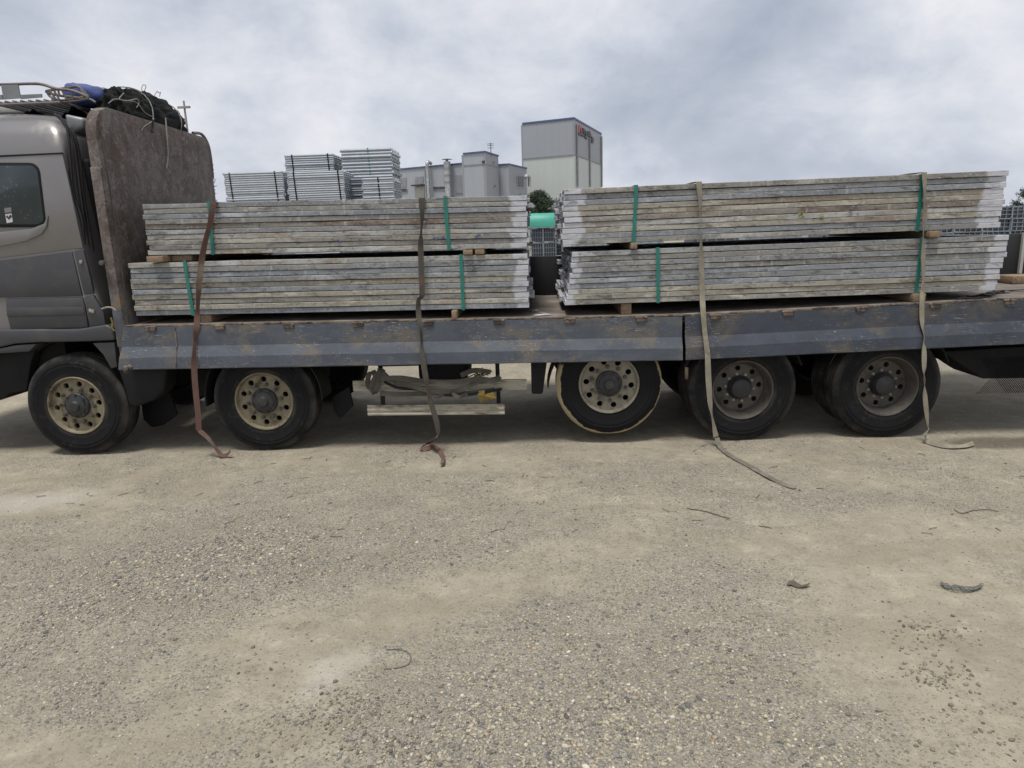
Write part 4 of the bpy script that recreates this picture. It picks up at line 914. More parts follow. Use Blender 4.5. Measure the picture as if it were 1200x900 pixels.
x = aty(1195, 335, 1.3).x; timber(x+.1, zd(x)+.003, zd(x)+.085, .5, 'timber offcut lying on the rear deck behind the right bundles', 1.2, 1.5)

# ------------------------------------------------------------------ cargo straps
def strap(pts, w, mats, label, ground=None, over=None):
    """pts: (x_px, y_px, Y, twist degrees); ground: points on the ground; over: pixel x on the load's top edge"""
    P = [(*aty(x, y, Y), math.radians(t)) for x, y, Y, t in pts]
    top = P[0]
    Q = spline(P, 8); pos = [Vector(q[:3]) for q in Q]; wd = [Vector((math.cos(q[3]), math.sin(q[3]), 0)) for q in Q]
    head = [Vector((top[0]+.05*(1 if top[0] < 1 else -.5)*k, .12+k*1.1, top[2]+.006)) for k in (2., 1., .5, .1)]
    pos = [Vector((head[0].x, 2.40, top[2]-.5))]+head+pos; wd = [Vector((1, 0, 0))]*5+wd
    o = MB().ribbon(pos, wd, w, .004).build('cargo_strap', mats[0], None, smooth=60)
    tag(o, label, 'strap', 'straps hanging over the loads')
    if ground:
        G = [Vector(aty(x, y, Y)) if Y is not None else atz(x, y, .012) for x, y, Y, t in ground]
        Q = spline([(*g, math.radians(t)) for g, (_, _, _, t) in zip(G, ground)], 8); pos = [Vector(q[:3]) for q in Q]
        for p in pos: p.z = max(p.z, float(height_at(np.array([p.x]), np.array([p.y]))[0])+.007)
        wd = []
        for i, q in enumerate(Q):
            t = (pos[min(i+1, len(pos)-1)]-pos[max(i-1, 0)]); a = Vector((-t.y, t.x, 0)).normalized(); wd.append((a*math.cos(q[3])+Vector((0, 0, 1))*math.sin(q[3])))
        MB().ribbon(pos, wd, w*.8, .003).build('strap_tail', mats[1], o, smooth=60)
    return o
f, g = .045, -.14
strap([(250, 237, f, 20), (246, 262, f-.02, 55), (239, 290, f-.02, 50), (234.5, 320, f-.03, 10), (232.5, 345, f-.04, 60), (231.5, 362, f-.05, 75), (230.5, 383, -.065, 20), (229, 398, -.07, 70), (227.5, 414, g, 75), (227.5, 432, g-.02, 25),
       (229.5, 460, g-.02, 15), (232, 485, g-.02, 10), (233, 504, g-.02, 20)], .054, (M['strap_red'], M['strap_red']), 'rust red strap hanging at the left beside the front wheels',
      [(233, 504, g-.02, 70), (239, 509, g-.02, 60), (246, 516, g-.02, 30), (255, 528, g-.02, 20), (260, 533.5, None, 35), (266, 533, None, 60), (270, 528, g-.06, 70)])
strap([(494, 232, f, 10), (494.5, 255, f-.01, 60), (493.5, 272, f-.02, 80), (493, 290, f-.02, 25), (494, 320, f-.02, 10), (494.5, 345, f-.03, 30), (490.5, 352, f-.04, 50), (490.5, 368, f-.05, 35), (493, 385, -.065, 65), (494, 402, -.08, 75), (495, 416, g, 40), (498, 437, g-.02, 15),
       (501.5, 455, g-.02, 70), (505, 472, g-.02, 40), (511, 492, g-.02, 25), (514, 508, g-.02, 60)], .054, (M['strap_dk'], M['strap_red']), 'dark brown strap hanging in front of the side rails with curled red end',
      [(514, 508, g-.02, 60), (509, 515, g-.05, 20), (501, 520, None, 30), (493, 525, None, 60), (500, 525, None, 40), (508, 523, None, 70), (515, 528, None, 30), (519, 536, None, 40), (518, 543, None, 25)])
strap([(819, 213, f, 5), (820.5, 235, f-.01, 45), (821, 262, f-.02, 78), (821.5, 283, f-.02, 60), (822, 310, f-.02, 25), (823, 345, f-.04, 15), (824, 366, -.06, 20), (826, 390, -.075, 25), (829, 415, g, 20), (830, 440, g-.02, 5), (832, 470, g-.02, 25), (834.5, 488, g-.02, 65), (839, 512, g-.02, 15)],
      .056, (M['strap_tan'], M['strap_dust']), 'tan strap hanging before the middle wheel, its tail trailing across the ground',
      [(840, 513, g-.02, 20), (845, 525, None, 10), (858, 535, None, 10), (880, 547, None, 15), (905, 561, None, 5), (918, 567, None, 20), (932, 571.5, None, 10)])
strap([(1083, 202, f, 15), (1084, 230, f-.01, 40), (1084, 255, f-.02, 20), (1082, 275, f-.02, 60), (1082, 300, f-.02, 20), (1082, 330, f-.03, 45), (1080.5, 350, -.055, 20), (1080.5, 375, -.07, 20), (1082.5, 395, -.1, 70), (1083, 412, g, 20), (1083, 430, g-.02, 25), (1083, 445, g-.02, 78), (1084, 465, g-.02, 20),
       (1086, 485, g-.02, 25), (1088, 502, g-.02, 60)], .054, (M['strap_tan'], M['strap_tan']), 'tan twisted strap hanging before the rearmost wheel',
      [(1088, 502, g-.02, 60), (1084, 510, g-.05, 40), (1087, 517, None, 50), (1098, 520.5, None, 60), (1115, 523, None, 35), (1130, 522.5, None, 25), (1141, 519, None, 60)])

# webbing wrapped round the side rails
def webbing():
    o0 = None
    rows = [([(437, 434), (441, 445), (436, 455), (431, 450), (433, 438), (440, 436)], .05, 'web_grey'), ([(446, 432), (444, 447), (439, 460), (436, 452), (443, 438), (450, 433)], .06, 'web_grey'),
            ([(448, 436), (460, 446), (480, 452), (510, 459), (540, 457), (556, 449), (570, 446), (585, 443)], .045, 'web_grey'), ([(446, 444), (470, 443), (500, 447), (530, 448), (560, 444), (580, 446), (586, 441)], .05, 'web_grey'),
            ([(445, 461), (470, 462), (500, 461), (530, 462), (555, 460), (580, 457)], .05, 'web_grey'), ([(450, 447), (466, 454), (495, 457), (520, 462), (545, 463), (575, 458), (588, 456)], .03, 'chassis'),
            ([(505, 460), (512, 465), (520, 462)], .04, 'web_grey'), ([(530, 461), (538, 465), (548, 462)], .035, 'web_grey'), ([(540, 440), (556, 434), (575, 436)], .05, 'web_grey')]
    for i, (pp, w, mt) in enumerate(rows):
        Q = [Vector(v) for v in spline([tuple(aty(x, y, -.005-.011*(i % 4))) for x, y in pp], 6)]
        mb = MB().ribbon(Q, [Vector((.15*math.sin(k*.7), .3*math.sin(k*.5), 1)) if i > 1 else Vector((1, .3, .3)) for k in range(len(Q))], w, .006)
        if o0 is None: o0 = mb.build('webbing_coil', M[mt], None, smooth=60); tag(o0, 'grey webbing straps wound round the pale side guard rails', 'webbing')
        else: mb.build('webbing', M[mt], o0, smooth=60)
    r = MB(); c = aty(571, 465, .0); r.box((c.x, .0, c.z), (.16, .05, .07), Euler((0, -.25, 0)).to_matrix()); r.box((c.x-.05, -.02, c.z+.045), (.06, .03, .05)); r.tube([(c.x-.09, -.02, c.z+.03), (c.x+.09, -.02, c.z-.01)], .014)
    o = r.build('ratchet', M['yellow'], None, bevel=.006); tag(o, 'worn yellow strap ratchet hanging from the side guard rails', 'ratchet')
    n_ = MB()
    for k in range(14):
        c = aty(555+random.uniform(0, 15), 436+random.uniform(-3, 6), .25); n_.tube([c, c+Vector((random.uniform(-.07, .07), 0, random.uniform(-.05, .05))), c+Vector((random.uniform(-.09, .09), .02, random.uniform(-.06, .06)))], .006, 5)
    o = n_.build('yellow_rope', M['yellow'], None); tag(o, 'tangle of yellow rope stuffed above the side guard rails', 'rope')
webbing()

# ------------------------------------------------------------------ yard behind the truck
def frame_mesh(L, D, r=.021, n=6):
    mb = MB()
    for k in range(n):
        y = D*k/(n-1); mb.tube([(-L/2, y, r+(.008 if k % 2 else 0)), (L/2, y, r+(.008 if k % 2 else 0))], r, 6)
    for x in (-L/2+.02, -L*.17, L*.17, L/2-.02): mb.tube([(x, -.02, .035), (x, D+.02, .035)], .015, 5)
    for x in (-L/2, L/2): mb.tube([(x, -.01, -.0), (x, -.01, .058)], .022, 6); mb.tube([(x-.02, .2, .03), (x+.02, .2, .03)], .018, 6)
    return mb.mesh('scaffold_frame', smooth=50)
def scaffold(x0, x1, yt, Y, depth, step, band, label, dark=False, lean=0.):
    a, b = aty(x0, yt, Y), aty(x1, yt-2, Y); L = b.x-a.x; H = a.z; n = int(H/step)
    rt = empty('scaffold_stack', ((a.x+b.x)/2, Y, 0)); tag(rt, label, 'scaffolding', 'stacks of galvanised scaffold frames behind the truck')
    me = frame_mesh(L, depth, step*.54); me.materials.append(M['galv_dark'] if dark else M['galv'])
    zs = [H-(k+1)*step for k in range(n)]
    for k, z in enumerate(zs):
        o = bpy.data.objects.new('scaffold_frame', me); COL.objects.link(o); o.parent = rt; o.location = (random.gauss(0, .01)+lean*(k % 2), random.gauss(0, .006), max(z, .0)); o.scale = (random.uniform(.985, 1.01), 1, 1)
    for bx in band:
        c = aty(bx, yt, Y).x-(a.x+b.x)/2; mb = MB()
        mb.ribbon([Vector((c+.05, -.035, H-1.1)), Vector((c+.02, -.035, H-.5)), Vector((c, -.035, H+.006)), Vector((c, depth/2, H+.01)), Vector((c, depth+.035, H+.006)), Vector((c+.05, depth+.035, H-1.1))], [Vector((1, 0, 0))]*6, .035, .004)
        me2 = mb.mesh('strap_band', smooth=20); o = bpy.data.objects.new('strap_band', me2); COL.objects.link(o); o.parent = rt; me2.materials.append(M['chassis'] if step < .08 else M['green_band'])
    return rt
YS = 13.0
scaffold(263, 331, 203, YS, 1.1, .058, (269, 322), 'low scaffold stack with two dark bands, leftmost beside the headboard')
scaffold(337, 402, 202, YS-.3, 1.1, .058, (344, 396), 'scaffold stack in front of the taller two-band stack, middle of the row')
scaffold(334, 390, 182, YS+1.3, 1.1, .062, (342, 384), 'taller scaffold stack showing above the middle front stack')
scaffold(399, 458, 175, YS+1.0, 1.2, .092, (431,), 'tallest scaffold stack with a green band, nearest the grey factory', lean=.03)
scaffold(425, 461, 209, YS-.2, .9, .06, (443,), 'short narrow scaffold stack in front of the tallest one')
scaffold(404, 424, 210, YS+.4, .9, .06, (), 'dark narrow stack squeezed between the middle and the short stack', True)

def crate_mesh(w, d, h, nx_, nz_):
    mb = MB(); t = .02
    mb.box((0, d/2, h*.5), (w-.05, d-.05, h-.05))
    return mb.mesh('crate_core')
def grid_mesh(w, d, h, nx_, nz_):
    mb = MB()
    for i in range(nx_+1): x = -w/2+w*i/nx_; mb.box((x, .01, h/2), (.012, .03, h))
    for k in range(nz_+1): mb.box((0, .004, h*k/nz_), (w, .03, .012))
    for s in (-1, 1):
        for y in (0, d): mb.box((s*(w/2), y, h/2), (.024, .04, h))
        for z in (0.012, h-.012): mb.box((s*w/2, d/2, z), (.04, d, .03))
    return mb.mesh('crate_grid')
def crate(x, Y, z, w, d, h, nx_, nz_, label, group, key={}):
    k = (round(w, 2), d, round(h, 2), nx_, nz_)
    if k not in key:
        a, b = crate_mesh(w, d, h, nx_, nz_), grid_mesh(w, d, h, nx_, nz_); a.materials.append(M['crate']); b.materials.append(M['cratew']); key[k] = (a, b)
    rt = empty('mesh_crate', (x, Y, z)); tag(rt, label, 'crate', group)
    for nm, me in zip(('crate_body', 'crate_grid'), key[k]): o = bpy.data.objects.new(nm, me); COL.objects.link(o); o.parent = rt
YC = 12.5
cA = aty(622, 302, YC); cB = aty(637, 302, YC); cw = (cB.x-cA.x); zb = aty(636, 302, YC).z; zm = aty(636, 284, YC).z; zt_ = aty(636, 266, YC).z; h2 = (zt_-zb)/2
names = {(0, 0): 'lower left', (1, 0): 'lower right', (0, 1): 'upper left', (1, 1): 'upper right'}
for (i, k), nm in names.items():
    crate(cA.x+cw*(i+.5), YC, zb+k*h2, cw-.02, 1.0, h2-.02, 5, 3, nm+' crate of the four under the turquoise sheet', 'dark mesh crates under the turquoise sheet')
pal = empty('pallet_base', (cA.x+cw, YC, 0)); tag(pal, 'grey steel pallet frame carrying the crates seen between the loads', 'pallet')
mb = MB(); mb.box((cA.x+cw, YC+.5, zb-.05), (2*cw+.2, 1.1, .08)); mb.build('pallet_top', M['cratew'], pal)
mb = MB()
for k in range(7): mb.box((cA.x-.05+k*(2*cw+.1)/6, YC-.02, zb/2-.05), (.05, .06, zb-.1)); mb.box((cA.x-.05+k*(2*cw+.1)/6, YC+1., zb/2-.05), (.05, .06, zb-.1))
mb.build('pallet_legs', M['cratew'], pal)
mb = MB(); a = aty(621, 266, YC); b = aty(653, 249.5, YC); n = 10
pr = [(YC-.05, zt_+.0)]+[(YC-.05+.25*(1-math.cos(t)), zt_+.012+(b.z-zt_)*math.sin(t)) for t in np.linspace(0, math.pi/2, 6)]+[(YC+1.0, b.z-.01), (YC+1.05, zt_)]
mb.prism([(a.x, y, z) for y, z in pr], (b.x-a.x, 0, 0)); tag(mb.build('tarp_cover', M['turq'], None, bevel=.02), 'turquoise sheet covering the crates in the gap between the loads', 'tarp cover')
mb = MB(); a = aty(620, 266.2, YC-.1); b = aty(655, 265, YC-.1); mb.box(((a.x+b.x)/2, YC+.5, zt_-.012), (b.x-a.x, 1.2, .03)); tag(mb.build('board', M['cratew'], None), 'pale board under the turquoise sheet on top of the crates', 'board')
# dark stack right of the crates
mb = MB()
x0 = aty(646, 300, YC+.6).x
crate(aty(652, 300, YC+.7).x, YC+.7, zb, .35, .8, h2, 2, 4, 'narrow dark crate just right of the four crates', 'dark mesh crates under the turquoise sheet')
# the mesh panels at the right
YR = 9.5
ra = aty(1083, 285, YR); zrb = aty(1140, 286, YR).z; zrt = aty(1185, 241, YR).z; cwR = .62; hR = (zrt-zrb)/3
k = 0; order = ('first', 'second', 'third', 'fourth', 'fifth', 'sixth', 'seventh')
for i in range(6):
    for j in range(3):
        if (j == 2 and i < 2): continue
        crate(ra.x+cwR*(i+.5), YR+(.03 if (i+j) % 2 else 0), zrb+hR*j, cwR-.015, 1.0, hR-.015, 5, 3, '%s mesh crate from the left in the %s row behind the rear load' % (order[i], ('bottom', 'middle', 'top')[j]), 'mesh crates stacked behind the rear load')
mb = MB(); mb.box((ra.x+cwR*3, YR+.5, zrb/2-.02), (cwR*6+.1, 1.1, zrb-.05)); tag(mb.build('platform', M['crate'], None), 'dark low platform carrying the mesh crates at the right', 'platform')
# low goods seen through the slit between upper and lower loads
gl = ['grey', 'white', 'blue', 'dark']
px = [(178, 230), (236, 300), (306, 352), (398, 450), (455, 500), (505, 560), (566, 612), (672, 720), (724, 778), (812, 866), (872, 940), (946, 1000)]
for i, (a, b) in enumerate(px):
    Y = 10.5+1.2*(i % 3); A = aty(a, 292-.03*(a-600), Y); B = aty(b, 292-.03*(b-600), Y); zt2 = 2.0+.10*(i % 2)-.03*(i % 3); w = B.x-A.x
    rt = empty('goods_pallet', ((A.x+B.x)/2, Y, 0))
    where = ('below the red strap', 'right of the red strap', 'left of the left load\'s middle', 'under the left load\'s middle', 'left of the dark brown strap', 'right of the dark brown strap', 'at the left load\'s right end',
             'at the right load\'s left end', 'right of the rear load\'s left band', 'behind the tan middle strap', 'right of the tan middle strap', 'left of the rearmost green band')[i]
    tag(rt, '%s pallet goods seen through the slit %s' % ('pale' if i % 3 else 'dark', where), 'pallet', 'pallets of goods seen through the slit')
    mb = MB(); mb.box((WO[rt.name].x, Y+.5, zt2/2+.06), (w, 1., zt2-.12)); mb.build('goods', M['galv'] if i % 3 else M['crate'], rt, bevel=.02)
    mb = MB()
    for kk in range(5): mb.box((A.x+w*(kk+.5)/5, Y-.012, zt2-.2), (.03, .03, .36))
    for kk in range(3): mb.box((WO[rt.name].x, Y-.014, zt2-.05-.12*kk), (w*.98, .02, .025))
    mb.build('goods_edges', M['cratew'] if i % 3 else M['galv_dark'], rt)
    mb = MB(); mb.box((WO[rt.name].x, Y+.5, .06), (w, 1., .1)); mb.build('pallet_base', M['wood'], rt)

# ------------------------------------------------------------------ buildings
def dep(px, py_h, depth):                                   # plan point on the sight line at a given distance ahead
    d = ray(px, py_h); return O_+d*(depth/ d.y)
def wall(name, a, b, z0, z1, mat, parent, th=.2):
    """a wall panel of real thickness between plan points a and b, with UVs in metres"""
    a = Vector((a.x, a.y, 0)); b = Vector((b.x, b.y, 0)); d = (b-a); L = d.length; d.normalize(); nrm = Vector((-d.y, d.x, 0))
    if nrm.y < 0: nrm = -nrm
    P = [a+Vector((0, 0, z0)), b+Vector((0, 0, z0)), b+Vector((0, 0, z1)), a+Vector((0, 0, z1))]
    me = bpy.data.meshes.new(name); vs = P+[p+nrm*th for p in P]; org = P[0]
    me.from_pydata([v-org for v in vs], [], [(0, 1, 2, 3), (7, 6, 5, 4), (0, 4, 5, 1), (1, 5, 6, 2), (2, 6, 7, 3), (3, 7, 4, 0)])
    uv = me.uv_layers.new(name='UVMap')
    for l in me.loops:
        v = me.vertices[l.vertex_index].co; uv.data[l.index].uv = (Vector((v.x, v.y, 0)).dot(d), v.z)
    return link(name, me, mat, parent, org)
def roof(pts, z, mat, parent, th=.25):
    return MB().prism([Vector((p.x, p.y, z)) for p in pts], (0, 0, th)).build('roof', mat, parent)
def box_on(name, pxs, P, n, mat, parent, th=.12, out=.06):
    q = [atp(x, y, P, n)-n*out for x, y in pxs]; return MB().prism(q, n*th).build(name, mat, parent)
def normal(a, b):
    d = Vector((b.x-a.x, b.y-a.y, 0)).normalized(); n = Vector((-d.y, d.x, 0)); return n if n.y > 0 else -n
def tower():
    c = dep(674, 269, 90+CAMD-CAMD); l = dep(615.5, 271, 92.9); r = dep(705, 268, 105.4); bk = l+(r-c)
    zt = atp(674, 139.5, c, Vector((0, 1, 0))).z; zs = atp(674, 181, c, Vector((0, 1, 0))).z
    rt = empty('tower_building', (c.x, c.y, 0)); tag(rt, 'tall two-tone grey tower building with a red and black sign near its roof', 'building')
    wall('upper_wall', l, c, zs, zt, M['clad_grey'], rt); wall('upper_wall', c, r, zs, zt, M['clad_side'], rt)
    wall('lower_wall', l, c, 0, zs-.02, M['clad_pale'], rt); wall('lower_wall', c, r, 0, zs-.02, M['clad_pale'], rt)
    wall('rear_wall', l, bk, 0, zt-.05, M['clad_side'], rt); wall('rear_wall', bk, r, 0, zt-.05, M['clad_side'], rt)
    roof([l, c, r, bk], zt-.02, M['roofsheet'], rt, .1)
    for a, b in ((l, c), (c, r)):
        n = normal(a, b); mb = MB(); A, B = Vector((a.x, a.y, zt))-n*.08, Vector((b.x, b.y, zt))-n*.08
        mb.prism([A, B, B+Vector((0, 0, .22)), A+Vector((0, 0, .22))], n*.3); mb.build('parapet', M['fascia'], rt)
        A.z = B.z = zs-.08; mb = MB(); mb.prism([A, B, B+Vector((0, 0, .12)), A+Vector((0, 0, .12))], n*.06); mb.build('band', M['shutter'], rt)
    n = normal(c, r)
    for x0, y0, x1, y1 in ((675.2, 146, 675.8, 219), (690.2, 162, 690.7, 219), (704.1, 160, 704.6, 219)):
        a, b = atp(x0, y0, c, n)-n*.12, atp(x1, y1, c, n)-n*.12; MB().tube([a, Vector((a.x, a.y, b.z))], .13, 8).build('downpipe', M['shutter'], rt)
    sg = []
    box_on('emblem', [(677.2, 154.5), (677.4, 149.2), (678.3, 147.0), (679.6, 146.8), (680.6, 148.6), (681.1, 156), (680, 155.2), (679.7, 151), (678.8, 150.2), (678.3, 151), (678.2, 154.9)], c, n, M['signred'], rt, .15, .16)
    box_on('emblem_base', [(677.3, 158.6), (677.3, 154.9), (678.3, 156.8), (681.2, 156.4), (681.2, 160.2), (679.6, 157.8), (678.4, 158.9)], c, n, M['signdark'], rt, .15, .16)
    def strokes(name, rects, mt=M['signdark']):
        mb = MB()
        for x0, y0, x1, y1, w in rects:
            a, b = atp(x0, y0, c, n)-n*.14, atp(x1, y1, c, n)-n*.14; d = (b-a).normalized(); e = n.cross(d)*w/2
            mb.prism([a-e, b-e, b+e, a+e], n*.1)
        mb.build(name, mt, rt)
    strokes('sign_letter', [(682.3, 151.6, 684.8, 153.4, .35), (684.4, 153.2, 683.0, 155.8, .3), (682.5, 153.8, 684.4, 155.2, .28)])
    strokes('sign_letter', [(685.0, 153.2, 685.2, 157.4, .3), (685.0, 155.2, 687.4, 156.4, .35), (687.2, 154.6, 687.4, 158.8, .3), (685.3, 157.4, 687.4, 158.6, .3)])
    strokes('sign_letter', [(688.0, 155.2, 690.4, 156.6, .35), (689.2, 156.0, 689.4, 160.4, .35), (688.2, 158.2, 690.6, 159.8, .32), (690.6, 153.8, 690.8, 161.4, .3), (690.8, 157.6, 691.8, 158.2, .3)])
    strokes('sign_letter', [(692.2, 161.2, 692.3, 165.6, .32), (692.2, 165.5, 694.5, 166.6, .34), (694.4, 161.6, 694.6, 166.4, .32), (692.3, 163.4, 694.4, 164.2, .3), (692.2, 161.2, 693.5, 161.6, .3)])
    strokes('sign_subtitle', [(682, 158.2, 683.4, 159.4, .2), (684, 159.8, 685.4, 161.0, .2), (685.8, 161.4, 687, 162.8, .2)])
tower()
def factory():
    l = dep(440, 277, 81.0); m = dep(547, 273, 75.0); zt = atp(547, 192, m, Vector((0, 1, 0))).z
    sc = dep(571.5, 272.5, 73.0); sl_ = dep(547, 273.3, 74.1); sr = dep(586.8, 272, 77.4); zs = atp(571.5, 178.4, sc, Vector((0, 1, 0))).z
    wl_ = dep(584, 272, 78.); wc = dep(598.5, 271.6, 77.7); wr = dep(619, 271, 83.5); zw = atp(598.5, 193, wc, Vector((0, 1, 0))).z
    rt = empty('factory_building', (m.x, m.y, 0)); tag(rt, 'long low grey factory building with stair block, flue pipes and shuttered windows', 'building')
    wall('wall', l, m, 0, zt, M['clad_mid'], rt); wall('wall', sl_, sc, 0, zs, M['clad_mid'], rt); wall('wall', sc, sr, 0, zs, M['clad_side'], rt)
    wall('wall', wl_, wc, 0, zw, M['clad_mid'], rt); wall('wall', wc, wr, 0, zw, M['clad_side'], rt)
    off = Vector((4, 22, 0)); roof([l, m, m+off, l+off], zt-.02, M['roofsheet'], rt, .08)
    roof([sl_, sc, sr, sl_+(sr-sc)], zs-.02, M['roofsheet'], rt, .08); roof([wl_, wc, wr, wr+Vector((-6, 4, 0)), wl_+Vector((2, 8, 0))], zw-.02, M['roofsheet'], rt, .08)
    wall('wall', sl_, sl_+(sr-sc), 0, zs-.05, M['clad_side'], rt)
    for a, b, z in ((l, m, zt), (sl_, sc, zs), (sc, sr, zs), (wl_, wc, zw), (wc, wr, zw)):
        n = normal(a, b); A, B = Vector((a.x, a.y, z))-n*.1, Vector((b.x, b.y, z))-n*.1
        MB().prism([A, B, B+Vector((0, 0, .14)), A+Vector((0, 0, .14))], n*.3).build('fascia', M['fascia'], rt)
    n = normal(l, m); P = m
    def win(x0, y0, x1, y1, mt='shutter', n=n, P=P, frame=True):
        f = box_on('window', [(x0-.5, y0-.5), (x1+.5, y0-.7), (x1+.5, y1+.5), (x0-.5, y1+.6)], P, n, M['duct'], rt, .1, .08)
        q = [atp(x, y, P, n)-n*.1 for x, y in ((x0, y0), (x1, y0-.2), (x1, y1-.1), (x0, y1))]; MB().prism(q, n*.06).build('pane', M[mt], f)
    win(467, 208.5, 476, 219.2); win(487, 207, 496, 216.2)
    box_on('canopy', [(486, 217), (498, 216), (498, 217.6), (486, 218.6)], P, n, M['window'], rt, .9, .7)
    for k in range(6): win(463.5+k*2.4, 221.6-.06*k, 465.3+k*2.4, 225.2-.06*k, 'window')
    for k in range(8): win(508.5+k*2.3, 219-.06*k, 510.2+k*2.3, 222.2-.06*k, 'window')
    box_on('shutter_door', [(488, 219), (497.5, 218.5), (497.5, 240), (488, 240)], P, n, M['pale_plate'], rt, .1, .06)
    win(534.5, 205.3, 546.2, 226, 'shutter')
    def pipe(x, y0, r, mat, cap=None):
        a = atp(x, y0, P, n)-n*.7; t = MB(); t.tube([Vector((a.x, a.y, 0)), a], r, 12)
        o = t.build('flue', M[mat], rt)
        return a, o
    a, o = pipe(505.3, 195, .19, 'duct'); MB().tube([Vector(v) for v in spline([tuple(a-Vector((0, 0, .3))), tuple(a+Vector((.02, -.05, .25))), tuple(a+n*.25+Vector((0, 0, .42))), tuple(a+n*.7+Vector((0, 0, .3)))], 4)], .19, 12).build('flue_bend', M['duct'], o)
    a, o = pipe(502.6, 200, .08, 'shutter')
    a, o = pipe(528.3, 190, .36, 'duct'); mb = MB(); mb.tube([a+Vector((0, 0, -.0)), a+Vector((0, 0, .22))], .14, 8); mb.tube([a+Vector((0, 0, .22)), a+Vector((0, 0, .32))], [.58, .2], 12); mb.build('flue_cap', M['shutter'], o)
    for yy in (198, 206, 214): q = atp(528.3, yy, P, n); MB().tube([Vector((a.x, a.y, q.z-.1)), Vector((a.x, a.y, q.z+.1))], .40, 12).build('flue_ring', M['shutter'], o)
    q = atp(547.8, 196, P, n)-n*.3; MB().tube([Vector((q.x, q.y, 0)), q], .12, 6).build('downpipe', M['window'], rt)
    n2 = normal(sl_, sc); n3 = normal(sc, sr)
    win(565.3, 188.3, 568.8, 191.8, 'window', n2, sc); win(577.6, 189, 579.2, 192.4, 'window', n3, sc); win(578.7, 216.5, 579.9, 220, 'window', n3, sc)
    for a, b, nn in ((sl_, sc, n2), (sc, sr, n3)):
        z = atp(571.5, 192.5, sc, Vector((0, 1, 0))).z; A, B = Vector((a.x, a.y, z))-nn*.05, Vector((b.x, b.y, z))-nn*.05
        MB().prism([A, B, B+Vector((0, 0, .1)), A+Vector((0, 0, .1))], nn*.05).build('band', M['shutter'], rt)
    n4 = normal(wc, wr)
    win(606, 206.5, 613, 219.5, 'window', n4, wc)
    q = [atp(x, y, wc, n4)-n4*.9 for x, y in ((606.5, 209), (608, 206.5), (610.5, 207), (611.5, 210), (611.8, 219))]
    MB().tube([Vector(v) for v in spline([tuple(k) for k in q], 4)], .2, 10).build('flue_bend', M['duct'], rt)
    # roof antenna
    a = atp(574, 178, sc, Vector((0, 1, 0)))+Vector((0, 2, 0)); t = MB(); t.tube([a-Vector((0, 0, .3)), a+Vector((0, 0, 1.1))], .04, 5)
    for z in (.6, .85, 1.): t.tube([a+Vector((-.35, 0, z)), a+Vector((.3, 0, z))], .025, 4)
    t.build('antenna', M['signdark'], rt)
factory()
def cross():
    d = 95.; b = dep(217, 283, d); top = atp(215.2, 118, b, Vector((0, 1, 0))); arm = atp(216, 126, b, Vector((0, 1, 0)))
    t = empty('church_cross', (b.x, b.y, 0)); tag(t, 'slender steel cross on a tall mast rising behind the headboard', 'cross')
    MB().tube([(top.x, b.y, 0), (top.x, b.y, top.z)], [.3, .12], 8).build('mast', M['cross'], t)
    w = 7*d/FPX*1.02; MB().box((top.x, b.y-.15, arm.z), (w*2, .2, .26)).build('cross_arm', M['cross'], t)
cross()

# ------------------------------------------------------------------ trees
def tree(name, base, height, width, z0, label, conifer, seed, nclump=420):
    rg = np.random.default_rng(seed); rt = empty(name, base); tag(rt, label, 'tree')
    b = Vector(base); tr = MB(); tr.tube([b, b+Vector((.05, 0, height*.5)), b+Vector((0, 0, height*.95))], [height*.03, height*.02, height*.005], 8)
    limbs = []
    for k in range(26):
        f = rg.uniform(.25, .95); a = rg.uniform(0, 6.28); R = width/2*(math.sin(min(1, (1-f)*1.5)*math.pi/2) if conifer else math.sqrt(max(.05, 1-((f-.55)/.5)**2)))*rg.uniform(.7, 1.05)
        p0 = b+Vector((0, 0, height*f*.93)); p1 = p0+Vector((R*math.cos(a), R*math.sin(a), R*.25)); limbs.append((p0, p1)); tr.tube([p0, (p0+p1)/2+Vector((0, 0, .03*height*.2)), p1], [.02*height*.5, .012*height*.5, .004*height], 5)
    tr.build('trunk', M['bark'], rt)
    C = []
    for p0, p1 in limbs:
        for k in range(nclump//26):
            t = rg.uniform(.25, 1.1); C.append((p0.lerp(p1, t)+Vector(rg.normal(0, width*.05, 3)))[:])
    C = np.array(C); n = 26; leaf = width*.03
    P = np.repeat(C, n, 0)+rg.normal(0, width*.035, (len(C)*n, 3)); m = len(P)
    u = rg.normal(0, 1, (m, 3)); u /= np.linalg.norm(u, axis=1)[:, None]; w = np.cross(u, rg.normal(0, 1, (m, 3))); w /= np.linalg.norm(w, axis=1)[:, None]
    s = leaf*rg.uniform(.6, 1.3, (m, 1)); V = np.stack([P-u*s, P+w*s*.35, P+u*s, P-w*s*.35], 1).reshape(-1, 3)-np.array(b[:])
    me = bpy.data.meshes.new('crown'); me.vertices.add(len(V)); me.vertices.foreach_set('co', V.astype(np.float32).ravel()); set_faces(me, np.arange(m*4).reshape(-1, 4))
    cc = np.repeat(np.array([(.03, .055, .03)])*rg.uniform(.6, 1.7, (len(C), 1))*np.array([(1, 1, 1)]), n*4, 0)
    ca = me.color_attributes.new('stone', 'FLOAT_COLOR', 'POINT'); ca.data.foreach_set('color', np.concatenate([cc, np.ones((len(cc), 1))], 1).astype(np.float32).ravel())
    o = link('crown', me, M['leaf'], rt, b)
d = 48.; b = dep(634, 270, d); h = atp(632, 217, b, Vector((0, 1, 0))).z; wd_ = 36*d/FPX
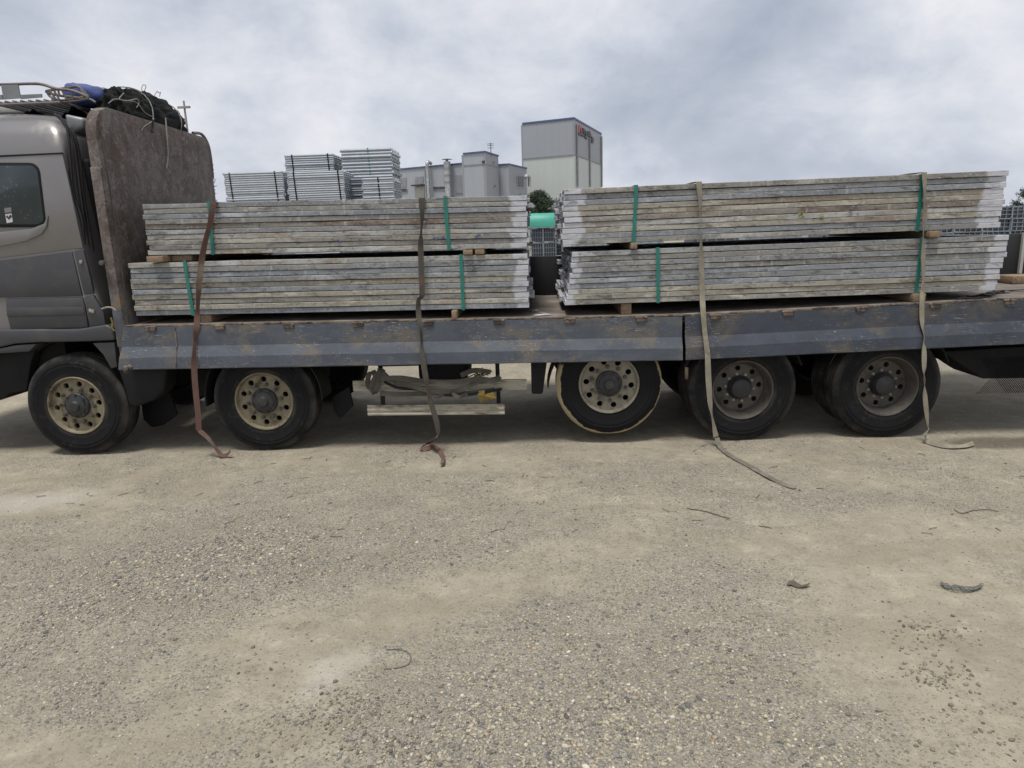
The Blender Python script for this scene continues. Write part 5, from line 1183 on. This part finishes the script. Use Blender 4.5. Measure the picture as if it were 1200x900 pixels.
tree('pine_tree', (b.x, b.y, 0), h, wd_, 0, 'dark bushy pine tree in front of the tower building', False, 3, 900)
d = 60.; b = dep(615, 271, d); h = atp(615, 223, b, Vector((0, 1, 0))).z
tree('pine_tree', (b.x-.3, b.y, 0), h, 1.6, 0, 'small dark tree beside the factory wing, left of the tower', False, 5, 420)
d = 34.; b = dep(1193, 250, d); h = atp(1188, 213, b, Vector((0, 1, 0))).z
tree('broadleaf_tree', (b.x+.3, b.y, 0), h, 34*d/FPX, 0, 'green leafy tree behind the mesh crates at the right edge', False, 8, 700)

# ------------------------------------------------------------------ litter on the ground
def gl_tube(name, pts, r, mat, label, cat, lift=.004):
    Q = [Vector(v) for v in spline([tuple(atz(x, y, 0)) for x, y in pts], 6)]
    for q in Q: q.z = float(height_at(np.array([q.x]), np.array([q.y]))[0])+r+lift*random.uniform(.2, 1.6)
    o = MB().tube(Q, r, 6).build(name, mat, None); tag(o, label, cat); return o
gl_tube('twig', [(805, 596), (820, 598), (838, 602), (856, 607)], .0035, M['twig'], 'straight dark twig on the sand in front of the middle wheels', 'twig')
gl_tube('wire', [(1118, 597), (1126, 601), (1140, 598), (1155, 597), (1170, 600)], .003, M['twig'], 'bent dark wire on the bare ground near the right edge', 'wire')
w = gl_tube('wire_coil', [(1103, 683), (1108, 687), (1118, 691), (1132, 693), (1145, 691), (1152, 686)], .0035, M['wire'], 'frayed grey green band curled on the sand at the right', 'band')
for k in range(6):
    Q = [(1103+random.uniform(-2, 2), 683+random.uniform(-1, 1)), (1110, 686+random.uniform(-2, 3)), (1122, 689+random.uniform(-2, 3)), (1138, 690+random.uniform(-2, 3)), (1151+random.uniform(-4, 3), 685+random.uniform(-2, 3))]
    P = [Vector(v) for v in spline([tuple(atz(x, y, .01+.008*random.random())) for x, y in Q], 5)]
    for q in P: q.z = float(height_at(np.array([q.x]), np.array([q.y]))[0])+.012+.01*random.random()
    MB().tube(P, .003, 5).build('strand', M['wire'], w)
gl_tube('wire_loop', [(452, 757), (463, 757), (475, 761), (481, 768), (478, 777), (465, 781), (450, 782)], .0028, M['wire'], 'thin grey wire loop half buried in pale dust', 'wire')
def leaf():
    c = atz(936, 686, 0); z = float(height_at(np.array([c.x]), np.array([c.y]))[0])+.01; mb = MB(); P = [Vector((c.x-.07+.022*k, c.y+.01*math.sin(k), z+.008*math.sin(k*1.3))) for k in range(7)]
    mb.ribbon(P, [Vector((0, 1, .4*math.sin(k))) for k in range(7)], [.006, .03, .05, .06, .05, .03, .008], .003); tag(mb.build('dead_leaf', M['twig'], None, smooth=60), 'curled brown leaf on the gravel right of centre', 'leaf')
leaf()
c0 = [(c, r) for c, r in ()]
mb = MB()
for k in range(110):
    x = random.uniform(-4.5, 5); y = random.uniform(-2.2, .1); z = float(height_at(np.array([x]), np.array([y]))[0])+.004; a = random.gauss(0, .7); l = random.uniform(.02, .09)
    mb.tube([(x, y, z), (x+l*.5*math.cos(a), y+l*.5*math.sin(a)+random.uniform(-.01, .01), z+.004), (x+l*math.cos(a), y+l*math.sin(a), z+.001)], random.uniform(.0015, .003), 4)
tag(mb.build('twig_litter', M['twig'], None), 'thin dry twigs and straw littering the ground before the truck', 'litter', kind='stuff')
